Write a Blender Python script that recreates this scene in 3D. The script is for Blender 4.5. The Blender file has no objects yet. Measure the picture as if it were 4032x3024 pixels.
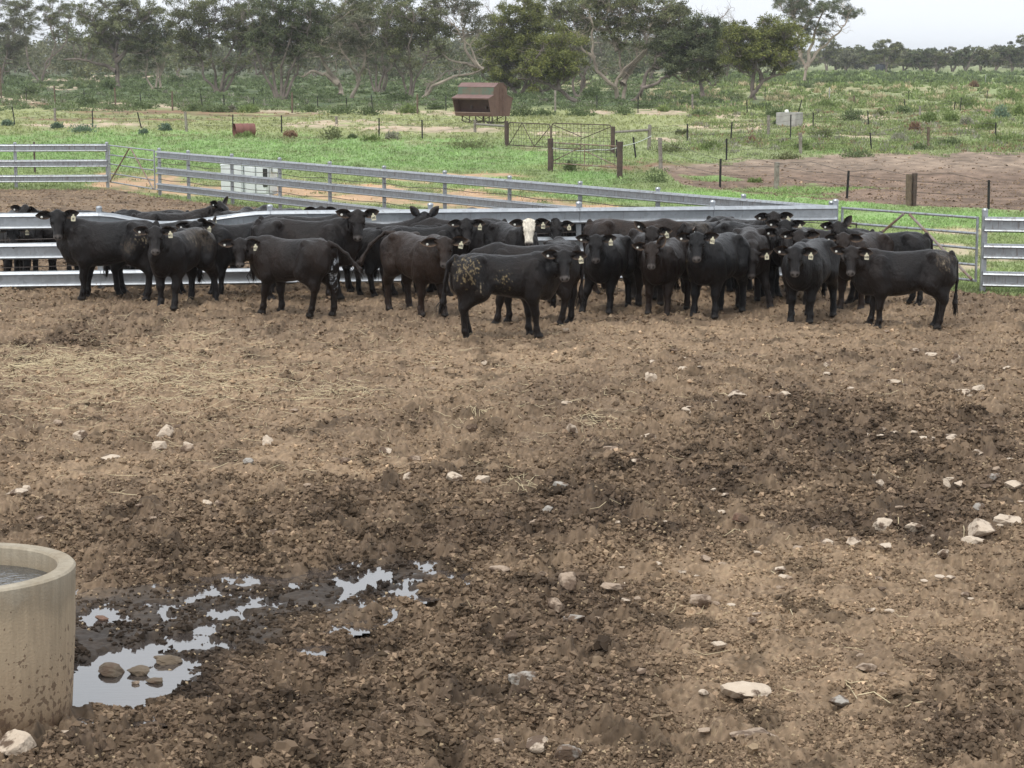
import bpy, math, random
import numpy as np
from mathutils import Vector, Matrix, Euler
R = math.radians
PI = math.pi
sc = bpy.context.scene
col = sc.collection

# ------------------------------------------------------------------ camera
CAM_H = 3.8            # metres above the yard
FPX = 8624.0           # focal length in photo pixels (4032 wide)
HORIZON = 222.0        # photo row of the horizon
PITCH = math.atan((1512.0 - HORIZON) / FPX)
cam_d = bpy.data.cameras.new("camera")
cam = bpy.data.objects.new("camera", cam_d)
col.objects.link(cam)
cam_d.sensor_fit = 'HORIZONTAL'
cam_d.sensor_width = 36.0
cam_d.lens = 36.0 * FPX / 4032.0
cam_d.clip_start = 0.1
cam_d.clip_end = 20000
cam.location = (0, 0, CAM_H)
cam.rotation_euler = (R(90) - PITCH, 0, 0)
sc.camera = cam

# ------------------------------------------------------------------ sky, sun, exposure
world = bpy.data.worlds.new("World")
sc.world = world
world.use_nodes = True
wn = world.node_tree
for n in list(wn.nodes):
    wn.nodes.remove(n)
SUN_EL, SUN_AZ = R(58), R(205)          # azimuth clockwise from north (+y)
sky = wn.nodes.new('ShaderNodeTexSky')
sky.sky_type = 'NISHITA'
sky.sun_disc = False
sky.sun_elevation = SUN_EL
sky.sun_rotation = SUN_AZ
sky.air_density = 1.0
sky.dust_density = 4.0
sky.ozone_density = 1.0
hsv = wn.nodes.new('ShaderNodeHueSaturation')
hsv.inputs['Saturation'].default_value = 0.25
bgn = wn.nodes.new('ShaderNodeBackground')
bgn.inputs['Strength'].default_value = 0.10
wo = wn.nodes.new('ShaderNodeOutputWorld')
# soft cloud deck: low contrast noise over the dome
tc = wn.nodes.new('ShaderNodeTexCoord')
mp = wn.nodes.new('ShaderNodeMapping'); mp.inputs['Scale'].default_value = (1, 1, 5)
nz = wn.nodes.new('ShaderNodeTexNoise'); nz.inputs['Scale'].default_value = 2.2; nz.inputs['Detail'].default_value = 6
cr = wn.nodes.new('ShaderNodeMapRange'); cr.inputs['From Min'].default_value = .3; cr.inputs['From Max'].default_value = .7
cr.inputs['To Min'].default_value = 0.93; cr.inputs['To Max'].default_value = 1.07
deck = wn.nodes.new('ShaderNodeMix'); deck.data_type = 'RGBA'
deck.inputs[0].default_value = 0.8
deck.inputs[7].default_value = (7.5, 7.85, 8.3, 1)     # even grey cloud deck
mul = wn.nodes.new('ShaderNodeMix'); mul.data_type = 'RGBA'; mul.blend_type = 'MULTIPLY'; mul.inputs[0].default_value = 1
wn.links.new(sky.outputs[0], hsv.inputs['Color'])
wn.links.new(hsv.outputs[0], deck.inputs[6])
wn.links.new(tc.outputs['Generated'], mp.inputs[0]); wn.links.new(mp.outputs[0], nz.inputs['Vector'])
wn.links.new(nz.outputs[0], cr.inputs[0])
wn.links.new(deck.outputs[2], mul.inputs[6]); wn.links.new(cr.outputs[0], mul.inputs[7])
wn.links.new(mul.outputs[2], bgn.inputs[0])
wn.links.new(bgn.outputs[0], wo.inputs[0])
sun_d = bpy.data.lights.new("sun", 'SUN')
sun_d.energy = 1.0
sun_d.angle = R(25)
sun_d.color = (1.0, 0.96, 0.9)
sun = bpy.data.objects.new("sun", sun_d)
col.objects.link(sun)
sd = Vector((math.sin(SUN_AZ) * math.cos(SUN_EL), math.cos(SUN_AZ) * math.cos(SUN_EL), math.sin(SUN_EL)))
sun.rotation_euler = (-sd).to_track_quat('-Z', 'Y').to_euler()
sc.view_settings.view_transform = 'Standard'
sc.view_settings.look = 'None'
sc.view_settings.gamma = 1
sc.view_settings.exposure = 0.74
sc.cycles.max_bounces = 6
sc.cycles.diffuse_bounces = 3
sc.cycles.glossy_bounces = 3
sc.cycles.transparent_max_bounces = 8

# ------------------------------------------------------------------ helpers
def at(px, py, z=0.0):
    """photo pixel -> world point on the plane of height z"""
    cx, cy = (px - 2016) / FPX, (1512 - py) / FPX
    c, s = math.cos(PITCH), math.sin(PITCH)
    d = (cx, c + s * cy, -s + c * cy)
    t = (z - CAM_H) / d[2]
    return Vector((d[0] * t, d[1] * t, z))

def px_of(x, y, z):
    """world arrays -> photo pixels"""
    c, s = math.cos(PITCH), math.sin(PITCH)
    dz = z - CAM_H
    depth = y * c - dz * s
    up = y * s + dz * c
    return 2016 + FPX * x / depth, 1512 - FPX * up / depth

def height_at(py_top, py_base, D=None):
    """height of an upright thing whose foot is at py_base and top at py_top"""
    D = at(2016, py_base).y
    c, s = math.cos(PITCH), math.sin(PITCH)
    cy = (1512 - py_top) / FPX
    dy, dz = c + s * cy, -s + c * cy
    return CAM_H + dz / dy * D

def new_obj(name, verts, faces, mat=None, parent=None, smooth=False):
    me = bpy.data.meshes.new(name)
    if isinstance(verts, np.ndarray) and isinstance(faces, np.ndarray):
        nv, nf, k = len(verts), len(faces), faces.shape[1]
        me.vertices.add(nv)
        me.vertices.foreach_set('co', verts.astype(np.float32).ravel())
        me.loops.add(nf * k)
        me.loops.foreach_set('vertex_index', faces.astype(np.int32).ravel())
        me.polygons.add(nf)
        me.polygons.foreach_set('loop_start', np.arange(0, nf * k, k, dtype=np.int32))
        me.polygons.foreach_set('loop_total', np.full(nf, k, dtype=np.int32))
        me.update(calc_edges=True)
    else:
        me.from_pydata([tuple(v) for v in verts], [], [tuple(f) for f in faces])
    if smooth:
        me.polygons.foreach_set('use_smooth', np.ones(len(me.polygons), dtype=bool))
    else:
        me.polygons.foreach_set('use_smooth', np.zeros(len(me.polygons), dtype=bool))
    o = bpy.data.objects.new(name, me)
    col.objects.link(o)
    if mat is not None:
        for m in (mat if isinstance(mat, (list, tuple)) else [mat]):
            me.materials.append(m)
    if parent is not None:
        o.parent = parent
    return o

def tag(o, label=None, cat=None, group=None, kind=None):
    if label: o['label'] = label
    if cat: o['category'] = cat
    if group: o['group'] = group
    if kind: o['kind'] = kind
    return o

def thing(name, loc=(0, 0, 0), rz=0.0, label=None, cat=None, group=None):
    o = bpy.data.objects.new(name, None)
    o.empty_display_size = .2
    col.objects.link(o)
    o.location = loc
    o.rotation_euler = (0, 0, rz)
    return tag(o, label, cat, group)

class MB:
    """collects polygons, then links them as one mesh object"""
    def __init__(self):
        self.v, self.f = [], []
    def add(self, vs, fs):
        b = len(self.v)
        self.v += [tuple(v) for v in vs]
        self.f += [tuple(i + b for i in f) for f in fs]
        return self
    def box(self, c, s, rz=0.0, rx=0.0, ry=0.0):
        m = Euler((rx, ry, rz)).to_matrix()
        vs = []
        for x in (-.5, .5):
            for y in (-.5, .5):
                for z in (-.5, .5):
                    vs.append(m @ Vector((x * s[0], y * s[1], z * s[2])) + Vector(c))
        return self.add(vs, [(0, 1, 3, 2), (4, 6, 7, 5), (0, 4, 5, 1), (2, 3, 7, 6), (0, 2, 6, 4), (1, 5, 7, 3)])
    def tube(self, pts, r, n=8, cap=True):
        pts = [Vector(p) for p in pts]
        rs = r if isinstance(r, (list, tuple)) else [r] * len(pts)
        vs, fs = [], []
        up = None
        for i, p in enumerate(pts):
            t = (pts[min(i + 1, len(pts) - 1)] - pts[max(i - 1, 0)])
            if t.length < 1e-9: t = Vector((0, 0, 1))
            t.normalize()
            if up is None:
                up = Vector((0, 0, 1)) if abs(t.z) < .9 else Vector((1, 0, 0))
            a = t.cross(up)
            if a.length < 1e-6: a = t.orthogonal()
            a.normalize(); b = a.cross(t).normalized(); up = b
            for k in range(n):
                an = 2 * PI * k / n
                vs.append(p + (a * math.cos(an) + b * math.sin(an)) * rs[i])
        for i in range(len(pts) - 1):
            for k in range(n):
                k2 = (k + 1) % n
                fs.append((i * n + k, i * n + k2, (i + 1) * n + k2, (i + 1) * n + k))
        if cap:
            fs.append(tuple(range(n))[::-1])
            fs.append(tuple(range((len(pts) - 1) * n, len(pts) * n)))
        return self.add(vs, fs)
    def lathe(self, prof, n=32, c=(0, 0, 0), close=False):
        vs, fs = [], []
        m = len(prof)
        for k in range(n):
            a = 2 * PI * k / n
            for r, z in prof:
                vs.append((c[0] + r * math.cos(a), c[1] + r * math.sin(a), c[2] + z))
        for k in range(n):
            k2 = (k + 1) % n
            for i in range(m if close else m - 1):
                i2 = (i + 1) % m
                fs.append((k * m + i, k2 * m + i, k2 * m + i2, k * m + i2))
        return self.add(vs, fs)
    def extrude(self, prof, p0, p1, up=(0, 0, 1)):
        """closed profile [(u,v)], u sideways, v along up, swept from p0 to p1 (or along a list)"""
        pts = [Vector(p) for p in p0] if p1 is None else [Vector(p0), Vector(p1)]
        up = Vector(up); vs, fs = [], []
        m = len(prof)
        for i, p in enumerate(pts):
            d = (pts[min(i + 1, len(pts) - 1)] - pts[max(i - 1, 0)]).normalized()
            s = d.cross(up).normalized()
            for u, v in prof:
                vs.append(p + s * u + up * v)
        for i in range(len(pts) - 1):
            for k in range(m):
                k2 = (k + 1) % m
                fs.append((i * m + k, i * m + k2, (i + 1) * m + k2, (i + 1) * m + k))
        fs.append(tuple(range(m))[::-1]); fs.append(tuple(range((len(pts) - 1) * m, len(pts) * m)))
        return self.add(vs, fs)
    def build(self, name, mat, parent=None, smooth=False, bevel=0.0):
        o = new_obj(name, self.v, self.f, mat, parent, smooth)
        if bevel:
            b = o.modifiers.new('bevel', 'BEVEL'); b.width = bevel; b.segments = 2; b.limit_method = 'ANGLE'
        if smooth:
            try:
                o.data.set_sharp_from_angle(angle=R(40))
            except Exception:
                pass
        return o

# numpy noise ---------------------------------------------------------------
_perm = np.random.RandomState(7).permutation(1024).astype(np.int64)
def _h(ix, iy, s=0):
    return _perm[(_perm[(_perm[(ix + 31 * s) & 1023] + iy) & 1023] + 17 * s) & 1023]
_ga = np.arange(1024) * (2 * np.pi * 0.61803398875)
_gx, _gy = np.cos(_ga).astype(np.float32), np.sin(_ga).astype(np.float32)
def perlin(x, y, s=0):
    x0 = np.floor(x); y0 = np.floor(y)
    fx = (x - x0).astype(np.float32); fy = (y - y0).astype(np.float32)
    ix = x0.astype(np.int64); iy = y0.astype(np.int64)
    u = fx * fx * fx * (fx * (fx * 6 - 15) + 10); v = fy * fy * fy * (fy * (fy * 6 - 15) + 10)
    def g(dx, dy):
        h = _h(ix + dx, iy + dy, s)
        return _gx[h] * (fx - dx) + _gy[h] * (fy - dy)
    a = g(0, 0) * (1 - u) + g(1, 0) * u
    b = g(0, 1) * (1 - u) + g(1, 1) * u
    return (a * (1 - v) + b * v) * 1.5
def fbm(x, y, s=0, o=4, gain=.5):
    t = 0; a = 1.0
    for i in range(o):
        t = t + a * perlin(x * 2 ** i, y * 2 ** i, s + i * 3)
        a *= gain
    return t
def clods(x, y, s=0):
    """union of rounded lumps on a jittered lattice: 0..1"""
    ix = np.floor(x).astype(np.int64); iy = np.floor(y).astype(np.int64)
    out = np.zeros(x.shape, dtype=np.float32)
    for dx in (-1, 0, 1):
        for dy in (-1, 0, 1):
            h = _h(ix + dx, iy + dy, s); h2 = _perm[(h + 511) & 1023]; h3 = _perm[(h2 + 77) & 1023]; h4 = _perm[(h3 + 5) & 1023]
            px = ix + dx + .1 + .8 * h / 1023.0; py = iy + dy + .1 + .8 * h2 / 1023.0
            r = .42 + .42 * h3 / 1023.0
            q = ((x - px) ** 2 + (y - py) ** 2) / (r * r)
            e = np.sqrt(np.clip(1 - q, 0, 1)) * (.35 + .65 * h4 / 1023.0)
            out = np.maximum(out, e.astype(np.float32))
    return out
def billow(x, y, s=0, o=4, gain=.5, lac=2.03):
    t = 0; a = 1.0
    for i in range(o):
        t = t + a * np.abs(perlin(x * lac ** i + 5.3 * i, y * lac ** i - 3.1 * i, s + i * 3))
        a *= gain
    return t
def sstep(a, b, x):
    t = np.clip((x - a) / (b - a), 0, 1)
    return t * t * (3 - 2 * t)

# materials -----------------------------------------------------------------
def mat_new(name):
    m = bpy.data.materials.new(name); m.use_nodes = True
    nt = m.node_tree
    b = nt.nodes['Principled BSDF']
    return m, nt, b
def N(nt, t, **kw):
    n = nt.nodes.new(t)
    for k, v in kw.items():
        if hasattr(n, k): setattr(n, k, v)
        else: n.inputs[k].default_value = v
    return n
def simple(name, c, rough=.7, metal=0.0, var=.25, scale=6.0, bump=0.0, bscale=None, c2=None, spec=.5, lo=.35, hi=.65, obj=True):
    """base colour broken up by noise between c and c2 (default darker c)"""
    m, nt, b = mat_new(name)
    tcn = N(nt, 'ShaderNodeTexCoord')
    nz = N(nt, 'ShaderNodeTexNoise', Scale=scale, Detail=6.0, Roughness=.6)
    nt.links.new(tcn.outputs['Object'], nz.inputs['Vector'])
    mr = N(nt, 'ShaderNodeMapRange'); mr.inputs[1].default_value = lo; mr.inputs[2].default_value = hi
    nt.links.new(nz.outputs[0], mr.inputs[0])
    mx = N(nt, 'ShaderNodeMix', data_type='RGBA')
    c2 = c2 or tuple(x * (1 - var) for x in c)
    mx.inputs[6].default_value = (*c, 1); mx.inputs[7].default_value = (*c2, 1)
    nt.links.new(mr.outputs[0], mx.inputs[0]); nt.links.new(mx.outputs[2], b.inputs['Base Color'])
    b.inputs['Roughness'].default_value = rough; b.inputs['Metallic'].default_value = metal
    b.inputs['Specular IOR Level'].default_value = spec
    if bump:
        n2 = N(nt, 'ShaderNodeTexNoise', Scale=bscale or scale * 6, Detail=5.0)
        nt.links.new(tcn.outputs['Object'], n2.inputs['Vector'])
        bp = N(nt, 'ShaderNodeBump', Strength=bump, Distance=.02)
        nt.links.new(n2.outputs[0], bp.inputs['Height']); nt.links.new(bp.outputs[0], b.inputs['Normal'])
    return m
# ------------------------------------------------------------------ ground: one sheet from the feet of the viewer to the horizon
TAU_H = CAM_H * FPX
def ell_mask(px, py, L, soft=.45):
    out = np.zeros(px.shape, np.float32)
    for e in L:
        cx, cy, rx, ry = e[:4]
        q = ((px - cx) / rx) ** 2
        if len(e) > 4:
            q = q + ((py - cy - e[4] * (px - cx)) / ry) ** 2
        else:
            q = q + ((py - cy) / ry) ** 2
        out = np.maximum(out, sstep(1 + soft, 1 - soft, q))
    return out

def poly_mask(px, py, P):
    ins = np.zeros(px.shape, bool)
    n = len(P)
    for i in range(n):
        x0, y0 = P[i]; x1, y1 = P[(i + 1) % n]
        c = ((y0 > py) != (y1 > py)) & (px < (x1 - x0) * (py - y0) / ((y1 - y0) + 1e-9) + x0)
        ins ^= c
    return ins

PUDDLES = [(1490,2262,60,18),(1560,2290,45,8,.3),(1405,2300,60,20),(1350,2285,60,6),(1365,2352,55,14),(1585,2325,35,9),(1145,2305,38,12),
           (1030,2382,90,16),(985,2350,40,8),(770,2345,90,12,-.35),(655,2405,32,26,.5),(600,2378,40,6),(410,2428,72,26),(440,2372,25,7),(800,2470,62,22),
           (880,2415,60,16),(960,2435,50,14,.3),(730,2525,72,20,.1),(880,2538,45,18,.2),(520,2578,110,34,-.2),(400,2615,110,16),
           (640,2600,90,14),(430,2700,200,62),(620,2665,110,26),(740,2610,50,10),(560,2742,30,6)]
WET = [(430,2680,420,150),(640,2520,560,170,-.12),(900,2420,560,130,-.12),(1400,2310,330,80,-.1),(500,2400,300,70)]
DARK = [(1250,2190,1150,210,.03),(1000,2750,1050,330),(900,2900,1500,260),(3350,1740,750,190),(1900,2080,900,190),(2700,1900,900,130,-.1),(3600,2020,600,110),(3900,2900,350,200),(250,1345,260,30),(2100,2560,520,330)]
SMOOTH = [(3000,2270,600,110,-.05),(700,1520,900,170),(1700,1430,900,70),(2900,1330,900,60),(900,1830,800,70),(3300,2560,700,300)]
BLINE = [(-600,742),(424,742),(625,772),(740,788),(909,803),(1096,822),(1292,842),(1505,866),(1743,894),(1997,925),(2274,959),(2579,1000),(2916,1046),(3288,1092)]

def yard_mask(px, py):
    return poly_mask(px, py, BLINE + [(3868, 1150), (4300, 1180), (9000, 1300), (9000, 90000), (-9000, 90000), (-9000, 742)])

def dark_mask(x, y, px, py):
    q = 150 * perlin(x * .8, y * .8, 42) + 70 * perlin(x * 2.3, y * 2.3, 142) + 35 * perlin(x * 6, y * 6, 144)
    r = 55 * perlin(x * .8, y * .8, 43) + 26 * perlin(x * 2.3, y * 2.3, 143) + 14 * perlin(x * 6, y * 6, 145)
    return ell_mask(px + q, py + r, DARK, .85)

def soil_height(x, y, fine=True):
    px, py = px_of(x, y, np.zeros_like(x))
    near = sstep(60, 30, y)
    yd = yard_mask(px, py)
    w1, w2 = perlin(x * 7, y * 7, 40), perlin(x * 7, y * 7, 41)
    wx = x + .035 * w1; wy = y + .035 * w2
    dk = dark_mask(x, y, px, py)
    sm = ell_mask(px, py, SMOOTH, .8)
    rough = np.clip(.74 + .5 * dk - .28 * sm + .30 * perlin(x * .7, y * .7, 44), .55, 1.3)
    wet = ell_mask(px + 60 * perlin(x * 2, y * 2, 45) + 25 * perlin(x * 7, y * 7, 47), py + 18 * perlin(x * 2, y * 2, 46) + 8 * perlin(x * 7, y * 7, 48), WET, .8)
    rough = rough * (1 - .70 * wet)
    h = .04 * fbm(x / 1.9, y / 1.9, 50, 3)
    bl = billow(wx * 3.1, wy * 3.1, 51, 5 if fine else 4, .54)
    cl = clods(wx / .15 + 7, wy / .15, 52) ; c2 = clods(wx / .065, wy / .065 + 3, 53)
    c = .15 * bl + .05 * cl * (perlin(x * 3, y * 3, 64) > -.1) + .024 * c2
    if fine:
        c = c + .012 * clods(wx / .033, wy / .033, 55) + .010 * np.abs(perlin(x * 42, y * 42, 56))
    h = h + rough * (c - .12)
    # hoof holes
    hp = clods(wx / .55 + 3, wy / .55 + 9, 57)
    h = h - .06 * rough * sstep(.68, .95, hp)
    # wet hollow beside the trough, flooded where lowest
    h = h * (1 - .5 * wet) + .004 * wet
    pud = ell_mask(px + 40 * perlin(x * 4, y * 4, 58) + 42 * perlin(x * 10, y * 10, 61) + 22 * perlin(x * 27, y * 27, 65), py + 13 * perlin(x * 4, y * 4, 59) + 14 * perlin(x * 10, y * 10, 60) + 7 * perlin(x * 27, y * 27, 66), [(a, b_, c_ * 1.2, d_ * 1.4, *r_) for a, b_, c_, d_, *r_ in PUDDLES], .6)
    h = h - .075 * pud
    h = np.where(yd, h * near, .05 * fbm(x / 2.5, y / 2.5, 62, 3) * sstep(300, 100, y) - .02)
    return h, yd, dk, sm, wet, pud, rough

def ground_z(x, y):
    return soil_height(np.atleast_1d(np.float64(x)), np.atleast_1d(np.float64(y)))[0]

# far ground patches, as albedo laid out over the land
C_GREEN = (.225, .275, .118); C_LUSH = (.205, .305, .115); C_YEL = (.265, .285, .13); C_SAND = (.47, .37, .27); C_ORANGE = (.43, .29, .18)
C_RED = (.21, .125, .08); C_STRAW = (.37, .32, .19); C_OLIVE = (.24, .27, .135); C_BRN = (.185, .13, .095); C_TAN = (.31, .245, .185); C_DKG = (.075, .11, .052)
FAR = [
 (C_STRAW, [(2700,330,600,45),(3300,350,500,22),(3000,395,500,25),(3700,365,500,25)], .8),
 (C_OLIVE, [(3400,395,900,40),(3300,560,900,70),(3700,470,700,50)], .8),
 (C_GREEN, [(3500,312,900,30),(2500,305,300,14),(3950,350,200,25),(3250,575,180,35),(3750,560,250,25)], .9),
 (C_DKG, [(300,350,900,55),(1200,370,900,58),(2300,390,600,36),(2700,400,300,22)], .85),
 (C_SAND, [(330,322,130,16),(520,302,200,9),(90,392,110,17),(460,418,80,18),(250,345,70,9),(700,418,120,7),(1080,441,70,9),(1245,440,40,9),(1560,440,110,11),
           (1745,446,60,10),(2385,441,60,9),(2610,441,120,11),(2870,457,70,9),(3165,459,50,8),(3430,462,130,6),(2950,327,240,10),(1450,515,30,5),(1700,508,260,14),(1240,492,130,9),
           (480,488,90,8),(280,494,160,8),(1640,561,60,8),(2160,588,90,9),(2250,533,110,8),(2860,500,150,13),(3180,497,80,8),(3420,537,90,9),(2960,568,80,7),(3850,512,70,8),(1400,480,160,7),(2620,548,30,8),(2030,575,30,6)], .95),
 (C_RED, [(90,412,160,8),(600,441,330,8),(1000,449,300,7),(2360,655,180,16),(2620,644,160,12),(3540,603,140,9),(3850,575,160,10),(3700,520,160,12),(3600,432,120,8),(2050,582,60,8),(300,470,200,8),(700,470,260,7),(3900,440,90,9),(2780,435,60,9),(3600,505,60,9)], .8),
 (C_LUSH, [(400,590,1000,70),(1200,600,900,60),(1800,620,500,45),(2100,740,400,25,.1),(2500,770,500,24,.07),(3100,800,600,34,.06),(3800,868,500,45,.05),(2300,690,150,35)], .85),
 (C_ORANGE, [(540,715,170,34),(760,748,220,24,.06),(1300,752,420,34,.06),(1900,790,480,34,.07),(2350,835,380,30,.1),(1750,700,190,18),(1950,690,120,10),(2050,735,130,12),(2700,900,300,26,.13),(640,690,120,10)], 1.15),
 (C_TAN, [(3350,640,700,26,-.03),(2900,660,300,14)], 1.0),
]
PENPOLY = [(2590,655),(2900,640),(3200,615),(3600,602),(4032,600),(6000,590),(6000,850),(4032,828),(3500,800),(3000,768),(2690,725)]
PATCH_YARDR = [(C_SAND, [(3500,955,160,22),(3700,985,190,18),(3820,915,120,12),(3480,1020,180,20),(3750,1050,150,18),(3950,1010,120,18),(3620,1090,160,14)], .75)]

def far_colour(x, y, px, py):
    n1 = fbm(x / 6, y / 9, 70, 4); n2 = fbm(x / 1.6, y / 3, 75, 4); n3 = fbm(x / .5, y / .9, 80, 3)
    s = np.clip((py - 222) / 300, .05, 1)
    wx = px + 70 * n2 + 60 * n1; wy = py + (12 * n2 + 10 * n1) * s
    C = np.empty(px.shape + (3,), np.float32)
    base = np.array(C_YEL); C[:] = base
    t = sstep(500, 590, wy)[..., None]; C = C * (1 - t) + np.array(C_GREEN) * t
    t = sstep(330, 300, wy)[..., None]; C = C * (1 - t) + np.array(C_OLIVE) * t
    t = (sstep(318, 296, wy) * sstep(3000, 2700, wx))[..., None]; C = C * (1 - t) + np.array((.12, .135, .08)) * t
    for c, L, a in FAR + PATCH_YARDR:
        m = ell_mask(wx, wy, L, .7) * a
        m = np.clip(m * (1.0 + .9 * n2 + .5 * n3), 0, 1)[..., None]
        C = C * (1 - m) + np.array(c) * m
    pen = poly_mask(px + 25 * n2, py + 6 * n2, PENPOLY)
    up = sstep(700, 640, py)[..., None]
    pc = np.array(C_BRN) * (1 - up * .55) + np.array(C_TAN) * up * .55
    C = np.where(pen[..., None], pc * (1 + .25 * n3[..., None]), C)
    g = ell_mask(wx, wy, [(3180,742,330,13),(3050,770,250,12),(2800,700,80,7),(3400,600,260,7)], .7)[..., None] * .85
    C = C * (1 - g) + np.array((.20, .31, .10)) * g
    C = C * np.clip(1 + .16 * n1 + .18 * n2 + .20 * n3, .4, 1.8)[..., None]
    return C, pen

def soil_colour(x, y, dk, sm, wet):
    n1 = fbm(x / 1.3, y / 1.3, 90, 4); n2 = fbm(x / .25, y / .25, 94, 3); n3 = perlin(x * 28, y * 28, 97)
    t = np.clip(.45 + .27 * dk - .26 * sm + .30 * n1 + .24 * n2, 0, 1)[:, None]
    c = np.array((.275, .196, .127)) * (1 - t) + np.array((.090, .064, .045)) * t
    red = np.clip(n1 * .5 + .2, 0, 1)[:, None] * (1 - t)
    c = c * (1 - .3 * red) + np.array((.22, .145, .095)) * .3 * red
    fl = sstep(.42, .58, perlin(x * 44 + 11, y * 30, 98) + .25 * n2)[:, None] * np.clip(.75 - .5 * dk, .1, 1)[:, None]
    c = c * (1 - .55 * fl) + np.array((.34, .26, .165)) * .55 * fl
    dp = sstep(.2, .75, fbm(x * 1.7, y * 1.7, 99, 4) + .2 * dk)[:, None]          # damp dung patches
    c = c * (1 - .45 * dp)
    w = wet[:, None]
    c = c * (1 - .85 * w) + np.array((.026, .020, .016)) * .85 * w
    c = c * np.clip(1 + .38 * n3 + .28 * n2, .35, 1.8)[:, None]
    return c, dp

def build_ground():
    pys = np.concatenate([np.linspace(6800, 3240, 40, endpoint=False), np.arange(3240, 1130, -2.5), np.arange(1130, 400, -2.2), np.arange(400, 232, -1.6), np.array([230, 228, 226.5, 225, 224.2])])
    ys = TAU_H / (pys - 222)
    nc = 1300
    u = np.linspace(-1, 1, nc)
    Y = np.repeat(ys[:, None], nc, 1)
    half = .234 * 1.28 * ys + 2.2
    X = half[:, None] * u[None, :]
    nr = len(ys)
    k = int(np.searchsorted(-pys, -700))          # rows nearer than this carry soil relief
    Z = np.zeros_like(X); COL = np.zeros(X.shape + (4,), np.float32)
    x, y = X[:k].ravel(), Y[:k].ravel()
    h, yd, dk, sm, wet, pud, rough = soil_height(x, y)
    px, py = px_of(x, y, np.zeros_like(x))
    Z[:k] = h.reshape(k, nc)
    c, dp = soil_colour(x, y, dk, sm, wet)
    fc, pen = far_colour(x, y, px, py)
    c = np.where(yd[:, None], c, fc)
    margin = ell_mask(px + 30 * perlin(x * 6, y * 6, 58), py + 10 * perlin(x * 6, y * 6, 59), PUDDLES, 1.6)
    wetness = np.clip(.45 * wet + .6 * margin * wet + .15 * dp[:, 0] * dk, 0, 1) * yd
    COL[:k, :, :3] = c.reshape(k, nc, 3); COL[:k, :, 3] = wetness.reshape(k, nc)
    x, y = X[k:].ravel(), Y[k:].ravel()
    px, py = px_of(x, y, np.zeros_like(x))
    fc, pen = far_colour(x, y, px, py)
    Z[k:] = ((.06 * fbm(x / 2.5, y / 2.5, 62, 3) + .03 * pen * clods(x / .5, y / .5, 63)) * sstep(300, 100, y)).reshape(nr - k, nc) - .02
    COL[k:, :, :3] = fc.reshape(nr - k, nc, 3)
    V = np.stack([X, Y, Z], -1).reshape(-1, 3)
    i = np.arange(nr - 1)[:, None] * nc + np.arange(nc - 1)[None, :]
    Q = np.stack([i, i + 1, i + nc + 1, i + nc], -1).reshape(-1, 4)
    o = new_obj('ground', V, Q, None, None, True)
    tag(o, kind='structure')
    a = o.data.color_attributes.new('soil', 'FLOAT_COLOR', 'POINT')
    a.data.foreach_set('color', COL.ravel())
    m, nt, b = mat_new('soil')
    at_ = N(nt, 'ShaderNodeAttribute', attribute_name='soil')
    tcn = N(nt, 'ShaderNodeTexCoord')
    nz = N(nt, 'ShaderNodeTexNoise', Scale=16.0, Detail=8.0, Roughness=.7)
    nt.links.new(tcn.outputs['Object'], nz.inputs['Vector'])
    mr = N(nt, 'ShaderNodeMapRange'); mr.inputs[1].default_value = .3; mr.inputs[2].default_value = .7; mr.inputs[3].default_value = .72; mr.inputs[4].default_value = 1.3
    nt.links.new(nz.outputs[0], mr.inputs[0])
    mx = N(nt, 'ShaderNodeMix', data_type='RGBA', blend_type='MULTIPLY'); mx.inputs[0].default_value = 1
    nt.links.new(at_.outputs['Color'], mx.inputs[6]); nt.links.new(mr.outputs[0], mx.inputs[7]); nt.links.new(mx.outputs[2], b.inputs['Base Color'])
    r = N(nt, 'ShaderNodeMapRange'); r.inputs[3].default_value = .92; r.inputs[4].default_value = .5
    nt.links.new(at_.outputs['Alpha'], r.inputs[0]); nt.links.new(r.outputs[0], b.inputs['Roughness'])
    sp = N(nt, 'ShaderNodeMapRange'); sp.inputs[3].default_value = .15; sp.inputs[4].default_value = .5
    nt.links.new(at_.outputs['Alpha'], sp.inputs[0]); nt.links.new(sp.outputs[0], b.inputs['Specular IOR Level'])
    n2_ = N(nt, 'ShaderNodeTexNoise', Scale=70.0, Detail=6.0, Roughness=.7)
    nt.links.new(tcn.outputs['Object'], n2_.inputs['Vector'])
    bp = N(nt, 'ShaderNodeBump', Strength=.3, Distance=.008)
    nt.links.new(n2_.outputs[0], bp.inputs['Height']); nt.links.new(bp.outputs[0], b.inputs['Normal'])
    o.data.materials.append(m)
    return o
build_ground()

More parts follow.
